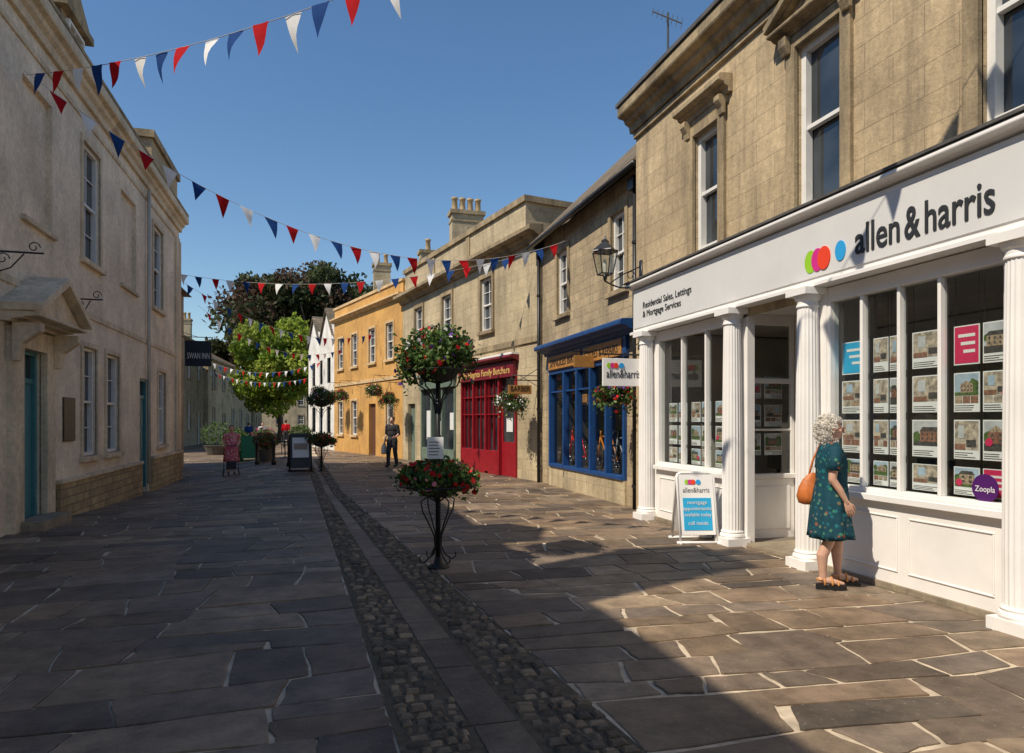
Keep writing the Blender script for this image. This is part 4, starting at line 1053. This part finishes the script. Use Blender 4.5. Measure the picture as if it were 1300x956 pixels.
bunting('bunting.002',(-4.25,22.4,6.05),(5.3,17.4,6.05),.55,sp=.5,start=1,seed=3)
bunting('bunting.003',(-4.25,23.6,6.1),(2.6,31.5,5.6),.9,sp=.5,start=2,seed=4)
bunting('bunting.004',(-4.6,29.5,6.2),(1.4,35.6,5.3),1.0,sp=.5,start=0,seed=5)
bunting('bunting.005',(-8.7,48,6.5),(.4,40,5.0),1.2,sp=.5,start=1,seed=6)
bunting('bunting.006',(-8.4,53,5.6),(-.1,43,4.3),.8,sp=.5,start=1,seed=7)

# ------------------------------------------------------------------ people
skin=simple('skin',(.56,.33,.23),.5,.06,20); lips=simple('lips',(.40,.12,.10),.5,0); eyew=simple('eye_white',(.7,.7,.68),.3,0); eyeb=simple('eye_dark',(.02,.02,.02),.2,0)
def flat_to(o_loc,head):
    a=math.atan2(-head[0],head[1]); return Matrix.Translation(o_loc)@Matrix.Rotation(a,4,'Z')
def body(ob,M,prims,voxel,mats,name='body'):
    p=Part(name,None)
    for k in prims:
        if k[0]=='t': p.tube([Vector(q) for q in k[1]],k[2],12,round_=True)
        else: p.ell(k[1],k[2],16,10)
    me=bpy.data.meshes.new('tmp'); me.from_pydata(p.v,[],p.f)
    bm=bmesh.new(); bm.from_mesh(me); bmesh.ops.recalc_face_normals(bm,faces=bm.faces); bm.to_mesh(me); bm.free()
    o=bpy.data.objects.new('tmp',me); scene.collection.objects.link(o)
    m=o.modifiers.new('r','REMESH'); m.mode='VOXEL'; m.voxel_size=voxel; m.use_smooth_shade=True
    s_=o.modifiers.new('s','SMOOTH'); s_.factor=.5; s_.iterations=3
    dg=bpy.context.evaluated_depsgraph_get(); me2=bpy.data.meshes.new_from_object(o.evaluated_get(dg)); bpy.data.objects.remove(o)
    n=len(me2.polygons); c=np.zeros(n*3); me2.polygons.foreach_get('center',c); c=c.reshape(-1,3)
    best=np.full(n,1e9); lab=np.zeros(n,dtype=np.int32); names=list(mats.keys())
    for k in prims:
        li=names.index(k[3])
        if k[0]=='t':
            P_=[np.array(q) for q in k[1]]; Rr=k[2] if hasattr(k[2],'__len__') else [k[2]]*len(P_)
            for i in range(len(P_)-1):
                a=P_[i];b=P_[i+1];d=b-a; t=np.clip(((c-a)@d)/(d@d),0,1); q=a+t[:,None]*d; ds=np.linalg.norm(c-q,axis=1)-(Rr[i]+(Rr[i+1]-Rr[i])*t)
                k_=ds<best; best[k_]=ds[k_]; lab[k_]=li
        else:
            r=np.array(k[2]); ds=(np.linalg.norm((c-np.array(k[1]))/r,axis=1)-1)*r.min(); k_=ds<best; best[k_]=ds[k_]; lab[k_]=li
    me2.materials.clear()
    for nm in names: me2.materials.append(mats[nm])
    me2.polygons.foreach_set('material_index',lab); me2.polygons.foreach_set('use_smooth',[True]*n)
    me2.transform(M); me2.name=name; me2.update()
    o=bpy.data.objects.new(name,me2); scene.collection.objects.link(o); ob.attach(o); return o
def local(ob,M,fn,name,mat,smooth=True):
    p=Part(name,mat,smooth); fn(p); p.v=[tuple(M@Vector(v)) for v in p.v]; o=mkobj(p); ob.attach(o); return o
def loft(p,rings,seg=40,cap=False):
    vs=[];fs=[]
    for (cx,cy,z,a,b,fold) in rings:
        for i in range(seg):
            t=2*math.pi*i/seg; f=1+fold*math.sin(t*9+cx*5)+fold*.6*math.sin(t*5+1.3+z*2)
            vs.append((cx+a*f*math.cos(t),cy+b*f*math.sin(t),z+fold*.1*math.sin(3*t)))
    for j in range(len(rings)-1):
        for i in range(seg): k=(i+1)%seg; fs.append((j*seg+i,j*seg+k,(j+1)*seg+k,(j+1)*seg+i))
    if cap: fs.append(tuple(range(seg)))
    p.add(vs,fs)
def hand(p,w,d,out,fwd,curl=.5,sc=1):
    w=Vector(w);d=Vector(d).normalized();out=Vector(out).normalized();f=Vector(fwd).normalized()
    for k in range(4):
        o=(k-1.5)*.019*sc; a=w+f*(-o)*.5; b=w+d*.075*sc+f*(-o)
        p.tube([a,a.lerp(b,.5),b],[.014*sc,.0135*sc,.0115*sc],8,round_=True)
        L_=(.068,.078,.072,.055)[k]*sc
        q=b.copy(); pts=[q.copy()]
        for j in range(3):
            ang=curl*(.35+.35*j); dd=(d*math.cos(ang)-out*math.sin(ang)); q=q+dd*L_*(.42,.32,.26)[j]; pts.append(q.copy())
        p.tube(pts,[.0100*sc,.0092*sc,.0082*sc,.007*sc],8,round_=True)
    b=w+d*.02*sc+f*.018*sc; p.tube([b,b+d*.025*sc+f*.025*sc-out*.006,b+d*.055*sc+f*.034*sc-out*.016,b+d*.078*sc+f*.030*sc-out*.026],[.014*sc,.0125*sc,.0105*sc,.008*sc],8,round_=True)
def headprims(z,y=0,hair=None):
    pr=[('e',(0,y-.008,z+.03),(.074,.092,.088),'skin'),('e',(0,y+.028,z-.012),(.060,.066,.088),'skin'),('e',(0,y+.058,z-.075),(.030,.028,.026),'skin'),
        ('t',[(0,y+.090,z+.012),(0,y+.104,z-.008),(0,y+.113,z-.024)],[.008,.011,.014],'skin'),('e',(0,y+.083,z+.030),(.045,.014,.010),'skin'),
        ('e',(.075,y-.003,z-.006),(.010,.020,.031),'skin'),('e',(-.075,y-.003,z-.006),(.010,.020,.031),'skin'),
        ('e',(0,y+.090,z-.050),(.024,.011,.007),'lips'),('e',(0,y+.088,z-.061),(.020,.011,.006),'lips'),
        ('e',(.038,y+.066,z-.022),(.022,.022,.022),'skin'),('e',(-.038,y+.066,z-.022),(.022,.022,.022),'skin')]
    if hair: pr+=[('e',(0,y-.022,z+.045),(.084,.095,.088),'hair')]+([('e',(0,y-.055,z-.04),(.075,.055,.10),'hair')] if hair=='long' else [('e',(0,y-.045,z-.0),(.078,.062,.075),'hair')])
    return pr
def eyes(p,z,y=0):
    for s_ in (-1,1): p.ell((s_*.030,y+.083,z+.006),(.012,.009,.008),10,7)
def irises(p,z,y=0):
    for s_ in (-1,1): p.ell((s_*.030,y+.091,z+.006),(.005,.003,.005),8,6)

wx,wy=4.86,5.62
Wm=Obj('woman_looking_in_window',(wx,wy,0)); M=flat_to((wx,wy,0),(.90,-.42))
hz=1.555
pr_=[]
for sx,fy in ((.095,-.08),(-.095,.11)):
    pr_+=[('t',[(sx,0,.90),(sx*1.0,fy*.4+.01,.68),(sx,fy*.7+.015,.47)],[.095,.078,.055],'skin'),
          ('t',[(sx,fy*.7+.015,.47),(sx,fy-.025,.33),(sx,fy-.02,.18),(sx,fy-.015,.10)],[.054,.056,.038,.033],'skin'),
          ('t',[(sx,fy-.045,.085),(sx,fy+.03,.085),(sx*1.05,fy+.11,.068),(sx*1.1,fy+.165,.062)],[.032,.036,.027,.017],'skin')]
pr_+=[('e',(0,0,.95),(.165,.125,.13),'skin'),('e',(0,.01,1.10),(.145,.12,.16),'skin'),('e',(0,0,1.26),(.16,.115,.15),'skin'),
      ('t',[(-.155,-.005,1.355),(0,-.01,1.375),(.155,-.005,1.355)],[.05,.055,.05],'skin'),('t',[(0,-.01,1.36),(0,.01,1.50)],[.056,.05],'skin')]
pr_+=[('t',[(.175,-.005,1.35),(.205,-.03,1.20),(.215,-.045,1.08)],[.052,.044,.038],'skin'),('t',[(.215,-.045,1.08),(.22,.02,.98),(.215,.085,.86)],[.037,.034,.023],'skin'),
      ('t',[(-.175,-.005,1.35),(-.205,-.02,1.20),(-.21,-.03,1.08)],[.052,.044,.038],'skin'),('t',[(-.21,-.03,1.08),(-.21,.05,.97),(-.19,.12,.87)],[.037,.034,.023],'skin')]
pr_+=headprims(hz,.01)
haircol=simple('grey_curly_hair',(.70,.65,.57),.6,.22,40)
body(Wm,M,pr_,.0075,{'skin':skin,'lips':lips})
def hands_(p):
    hand(p,(.215,.085,.86),(0,.35,-.95),(1,0,0),(0,.95,.35),.6); hand(p,(-.19,.12,.87),(.0,.4,-.9),(-1,0,0),(0,.9,.4),.7)
local(Wm,M,hands_,'hands',skin)
local(Wm,M,lambda p:eyes(p,hz,.01),'eyes',eyew); local(Wm,M,lambda p:irises(p,hz,.01),'irises',eyeb)
t=NT('floral_dress'); vo=t.n('ShaderNodeTexVoronoi'); vo.inputs['Scale'].default_value=20; t.l(t.pos(),vo.inputs['Vector']); vo.inputs['Randomness'].default_value=1
nz=t.noise(30,2)
spot=t.ramp(t.mix(.4,vo.outputs['Distance'],nz),[(.34,1),(.42,0)])
cc=t.ramp(vo.outputs['Color'],[(.0,(.015,.11,.13)),(.45,(.02,.17,.19)),(.58,(.30,.07,.03)),(.70,(.03,.20,.12)),(.9,(.22,.20,.12))])
t.color(t.mix(spot,(.010,.055,.078),cc)); t.rough(.75,0,.2); t.bump(t.noise(12,3),.4,.03); dress=t.m
def dressf(p):
    loft(p,[(0,-.005,1.435,.075,.065,0),(0,-.005,1.41,.13,.085,0),(0,-.005,1.375,.185,.100,.0),(0,.0,1.32,.195,.122,.01),(0,.008,1.24,.185,.145,.012),(0,.01,1.15,.172,.142,.015),(0,.008,1.05,.172,.14,.02),(0,0,.93,.195,.158,.025),(0,-.005,.80,.215,.175,.035),(0,-.005,.66,.228,.190,.045),(0,0,.55,.24,.205,.055),(0,0,.495,.246,.212,.06),(0,0,.497,.236,.203,.06),(0,0,.6,.22,.19,.045)],56)
    for s_ in (1,-1):
        p.tube([(s_*.15,-.005,1.36),(s_*.185,-.01,1.34),(s_*.20,-.02,1.25),(s_*.212,-.03,1.16)],[.066,.068,.063,.066],20)
local(Wm,M,dressf,'dress',dress)
def curls(p):
    rs=random.Random(5)
    p.ell((0,-.022,hz+.035),(.088,.10,.092),16,10); p.ell((0,-.06,hz-.05),(.088,.07,.10),16,10)
    for k in range(600):
        a=rs.uniform(0,6.283); ph=rs.uniform(-1.15,1.5)
        dx,dy,dz=math.cos(ph)*math.cos(a),math.cos(ph)*math.sin(a),math.sin(ph)
        if dy>.35 and ph<.55: continue
        lumps=1+.14*math.sin(5*a+2*ph)
        c=Vector((dx*.114*lumps,-.025+dy*.120*lumps,hz+.02+dz*(.108 if dz>0 else .175)*lumps))
        ax=Vector((rs.uniform(-1,1),rs.uniform(-1,1),rs.uniform(-1,1))).normalized(); bx=ax.cross(Vector((rs.uniform(-1,1),rs.uniform(-1,1),.3))).normalized(); cx_=ax.cross(bx)
        r=rs.uniform(.009,.018); L_=rs.uniform(.02,.055)
        p.tube([c+bx*r*math.cos(t)+cx_*r*math.sin(t)+ax*L_*(t/7-.5) for t in [j*.9 for j in range(9)]],.0030,4)
local(Wm,M,curls,'hair',haircol)
def glasses(p):
    for s_ in (-1,1):
        p.tube([(s_*.034+.024*math.cos(a),.115-.01*abs(math.cos(a)),hz+.006+.018*math.sin(a)) for a in [k*math.pi/7 for k in range(14)]],.003,5,True)
        p.tube([(s_*.058,.108,hz+.01),(s_*.078,.06,hz+.012),(s_*.080,.0,hz+.01)],.003,5)
    p.tube([(-.01,.118,hz+.01),(.01,.118,hz+.01)],.003,5)
local(Wm,M,glasses,'spectacles',simple('glasses_red',(.3,.02,.03),.3,0))
def soles(p):
    for sx,fy in ((.097,-.08),(-.097,.11)):
        outl=[(.0,-.085),(.028,-.075),(.034,-.02),(.036,.06),(.045,.11),(.040,.16),(.018,.195),(-.02,.190),(-.034,.15),(-.038,.09),(-.028,.03),(-.030,-.05),(-.02,-.08)]
        k=len(outl); p.add([(sx+a,fy+b,.002) for a,b in outl]+[(sx+a,fy+b,.042+(.016 if b<0 else 0)) for a,b in outl],[tuple(range(k)),tuple(range(2*k-1,k-1,-1))]+[(i,(i+1)%k,(i+1)%k+k,i+k) for i in range(k)])
local(Wm,M,soles,'sandal_soles',blackm,False)
def straps(p):
    for sx,fy in ((.097,-.08),(-.097,.11)):
        for yo,zt,ww in ((.115,.088,.042),(.06,.118,.042),(-.01,.128,.040)):
            p.tube([(sx+ww*math.cos(a),fy+yo,.045+(zt-.045)*math.sin(a)) for a in [k*math.pi/8 for k in range(9)]],.010,6)
        p.tube([(sx+.038*math.cos(a),fy-.03-.045*math.sin(a),.10) for a in [k*math.pi/8 for k in range(9)]],.008,6)
local(Wm,M,straps,'sandal_straps',simple('sandal_orange',(.55,.25,.08),.6,.3,50))
def bag(p):
    loft(p,[(-.10,-.17,.80,.02,.06,0),(-.10,-.17,.815,.055,.105,.02),(-.10,-.17,.88,.065,.125,.03),(-.10,-.165,.97,.058,.11,.03),(-.10,-.155,1.05,.035,.08,.02),(-.10,-.145,1.10,.018,.045,.0),(-.10,-.14,1.12,.01,.02,0)],26,True)
    p.tube([(-.10,-.18,1.08),(-.13,-.13,1.25),(-.15,-.06,1.40),(-.15,.0,1.425),(-.14,.05,1.40),(-.12,-.02,1.25),(-.10,-.11,1.10)],.011,8)
local(Wm,M,bag,'shoulder_bag',simple('orange_leather',(.50,.14,.03),.5,.2,9,.4))

mx_,my_=2.5,24.2
Mn=Obj('man_in_black',(mx_,my_,0)); M=flat_to((mx_,my_,0),(-.55,-.85))
blk=simple('black_cloth',(.02,.02,.024),.8,.2,9); trs=simple('dark_trousers',(.03,.03,.04),.8,.2,9); shoe=simple('shoe_black',(.02,.02,.02),.5,0); brn=simple('brown_hair',(.06,.035,.02),.7,.2,30)
hz=1.64
pr_=[]
for sx,fy in ((.09,.16),(-.09,-.14)):
    pr_+=[('t',[(sx,0,.92),(sx,fy*.5+.03,.52)],[.108,.080],'trousers'),('t',[(sx,fy*.5+.03,.52),(sx,fy-.02,.12)],[.080,.064],'trousers'),('t',[(sx,fy-.06,.055),(sx,fy+.08,.05),(sx,fy+.16,.04)],[.045,.048,.036],'shoes')]
pr_+=[('e',(0,0,.98),(.185,.13,.14),'trousers'),('e',(0,0,1.16),(.19,.13,.19),'shirt'),('e',(0,0,1.33),(.20,.13,.16),'shirt'),('t',[(-.18,0,1.43),(.18,0,1.43)],[.066,.066],'shirt'),('t',[(0,-.01,1.42),(0,.01,1.58)],[.062,.056],'skin'),
 ('t',[(.2,0,1.42),(.255,-.05,1.15)],[.068,.058],'shirt'),('t',[(.255,-.05,1.15),(.24,.08,.92)],[.045,.030],'skin'),('t',[(-.2,0,1.42),(-.255,.0,1.15)],[.068,.058],'shirt'),('t',[(-.255,.0,1.15),(-.23,.2,1.05)],[.045,.030],'skin')]
pr_+=headprims(hz,.01,'short')
body(Mn,M,pr_,.012,{'skin':skin,'lips':lips,'hair':brn,'shirt':blk,'trousers':trs,'shoes':shoe})
local(Mn,M,lambda p:(hand(p,(.24,.08,.92),(0,.3,-.95),(1,0,0),(0,.9,.3),.8),hand(p,(-.23,.2,1.05),(.1,.95,-.2),(-1,0,0),(0,.2,.9),.9)),'hands',skin)
local(Mn,M,lambda p:eyes(p,hz,.01),'eyes',eyew); local(Mn,M,lambda p:irises(p,hz,.01),'irises',eyeb)
local(Mn,M,lambda p:loft(p,[(.27,.1,.45,.06,.14,.0),(.27,.1,.5,.07,.16,.03),(.27,.1,.68,.06,.16,.03),(.26,.1,.8,.03,.10,0),(.25,.1,.86,.01,.03,0)],20,True),'carrier_bag',simple('bag_white',(.6,.6,.58),.6,.1,9))

px_,py_=-2.74,24.1; pz=hgt(px_,py_)
Pw=Obj('woman_with_shopping_trolley',(px_,py_,pz)); M=flat_to((px_,py_,pz),(.10,-1))
hz=1.50
pr_=[]
for sx,fy in ((.09,.08),(-.09,-.10)):
    pr_+=[('t',[(sx,0,.84),(sx,fy*.6+.02,.46),(sx,fy-.02,.28),(sx,fy-.02,.10)],[.09,.055,.052,.033],'skin'),('t',[(sx,fy-.05,.05),(sx,fy+.06,.05),(sx,fy+.13,.035)],[.036,.04,.028],'shoes')]
pr_+=[('e',(0,0,.92),(.18,.14,.15),'skin'),('e',(0,.02,1.08),(.17,.14,.16),'skin'),('e',(0,.01,1.22),(.17,.13,.14),'skin'),('t',[(-.16,0,1.31),(.16,0,1.31)],[.055,.055],'skin'),('t',[(0,-.0,1.30),(0,.03,1.44)],[.058,.052],'skin'),
 ('t',[(.18,0,1.31),(.24,.0,1.07)],[.055,.042],'skin'),('t',[(.24,.0,1.07),(.19,.22,.97)],[.04,.027],'skin'),('t',[(-.18,0,1.31),(-.24,.0,1.07)],[.055,.042],'skin'),('t',[(-.24,.0,1.07),(-.19,.22,.97)],[.04,.027],'skin')]
pr_+=headprims(hz,.03,'short')
body(Pw,M,pr_,.012,{'skin':skin,'lips':lips,'hair':simple('auburn_hair',(.16,.08,.05),.7,.2,30),'shoes':shoe})
t=NT('pink_floral'); vo=t.n('ShaderNodeTexVoronoi'); vo.inputs['Scale'].default_value=14; t.l(t.pos(),vo.inputs['Vector'])
t.color(t.ramp(vo.outputs['Distance'],[(.2,(.80,.60,.55)),(.35,(.70,.22,.24)),(.6,(.60,.12,.17))])); t.rough(.8,0,.2); pinkd=t.m
def d2(p):
    loft(p,[(0,0,1.38,.075,.065,0),(0,0,1.34,.15,.09,0),(0,.0,1.30,.19,.11,0),(0,.01,1.2,.185,.145,.01),(0,.02,1.05,.185,.155,.02),(0,.01,.9,.20,.165,.03),(0,.01,.7,.225,.18,.04),(0,.01,.5,.245,.20,.05),(0,.01,.42,.25,.205,.055),(0,.01,.5,.23,.19,.05)],48)
    for s_ in (1,-1): p.tube([(s_*.15,0,1.31),(s_*.19,0,1.29),(s_*.22,0,1.17)],[.066,.066,.06],16)
local(Pw,M,d2,'dress',pinkd)
local(Pw,M,lambda p:(hand(p,(.19,.22,.97),(0,1,-.1),(0,0,1),(-1,0,0),1.2),hand(p,(-.19,.22,.97),(0,1,-.1),(0,0,1),(1,0,0),1.2)),'hands',skin)
local(Pw,M,lambda p:eyes(p,hz,.03),'eyes',eyew); local(Pw,M,lambda p:irises(p,hz,.03),'irises',eyeb)
Tr=Obj('wheeled_shopping_trolley',(px_,py_-.55,pz))
def trol(p):
    p.tube([(-.22,.30,.96),(.22,.30,.96)],.014,8)
    for s_ in (-1,1):
        p.tube([(s_*.22,.30,.96),(s_*.22,.42,.55),(s_*.22,.35,.08)],.012,8); p.tube([(s_*.22,.42,.55),(s_*.22,.78,.10)],.012,8)
        for yy in (.35,.78): p.tube([(s_*.24,yy+.07*math.cos(a),.075+.07*math.sin(a)) for a in [k*math.pi/8 for k in range(16)]],.014,6,True)
local(Tr,M,trol,'frame',blackm)
def tb(p): p.box(Fr((0,.6),(1,0),(0,-1)),-.15,.15,-.12,.15,.22,.46)
local(Tr,M,tb,'bag',simple('trolley_bag',(.03,.03,.04),.8,.2,6),False)

def far_person(name,x,y,head,top,bot):
    o=Obj(name,(x,y,0)); z=hgt(x,y); M=flat_to((x,y,z),head); pr_=[]
    for sx,fy in ((.09,.12),(-.09,-.12)):
        pr_+=[('t',[(sx,0,.9),(sx,fy*.5+.02,.5),(sx,fy,.1)],[.10,.07,.055],'b'),('t',[(sx,fy-.04,.05),(sx,fy+.13,.04)],[.04,.035],'b')]
        s_=1 if sx>0 else -1; pr_+=[('t',[(s_*.19,0,1.38),(s_*.23,-.03,1.12),(s_*.22,.08,.9)],[.06,.047,.03],'a')]
    pr_+=[('e',(0,0,.96),(.17,.125,.13),'b'),('e',(0,0,1.2),(.18,.125,.24),'a'),('t',[(-.17,0,1.39),(.17,0,1.39)],[.06,.06],'a'),('t',[(0,0,1.4),(0,.01,1.54)],[.055,.05],'skin')]+headprims(1.59,.01,'short')
    body(o,M,pr_,.02,{'skin':skin,'lips':lips,'hair':brn,'a':top,'b':bot}); local(o,M,lambda p:(hand(p,(.22,.08,.9),(0,.3,-.9),(1,0,0),(0,1,.3)),hand(p,(-.22,.08,.9),(0,.3,-.9),(-1,0,0),(0,1,.3))),'hands',skin)
far_person('pedestrian',-3.4,46,(.2,-1),cwh,trs); far_person('pedestrian.001',-4.6,50,(-.2,1),cbl,trs); far_person('pedestrian.002',-1.9,44,(.3,1),cred_,blk)

# ------------------------------------------------------------------ light, world, camera
d=Vector((1,.4,-1.29)).normalized(); el=math.asin(-d.z)
sun=bpy.data.lights.new('sun','SUN'); sun.energy=5.0; sun.angle=math.radians(.53); sun.color=(1,.90,.74)
so=bpy.data.objects.new('sun',sun); so.rotation_euler=d.to_track_quat('-Z','Y').to_euler(); so.location=(-20,-10,30); scene.collection.objects.link(so)
w=bpy.data.worlds.new('World'); scene.world=w; w.use_nodes=True; nt=w.node_tree
sk=nt.nodes.new('ShaderNodeTexSky'); sk.sky_type='NISHITA'; sk.sun_disc=False; sk.sun_elevation=el; sk.sun_rotation=math.atan2(-d.x,-d.y)
sk.air_density=1.15; sk.dust_density=.1; sk.ozone_density=2.6; sk.altitude=50
hs_=nt.nodes.new('ShaderNodeHueSaturation'); hs_.inputs['Saturation'].default_value=1.15; hs_.inputs['Value'].default_value=1.0
nt.links.new(sk.outputs[0],hs_.inputs['Color']); nt.links.new(hs_.outputs[0],nt.nodes['Background'].inputs[0]); nt.nodes['Background'].inputs[1].default_value=.125
cam=bpy.data.cameras.new('camera'); cam.sensor_width=36; cam.lens=24.01; cam.shift_y=.0423; cam.clip_end=3000; cam.clip_start=.05
co=bpy.data.objects.new('camera',cam); co.location=(0,0,1.65); co.rotation_euler=(math.radians(90),0,-math.atan(246/867)); scene.collection.objects.link(co); scene.camera=co
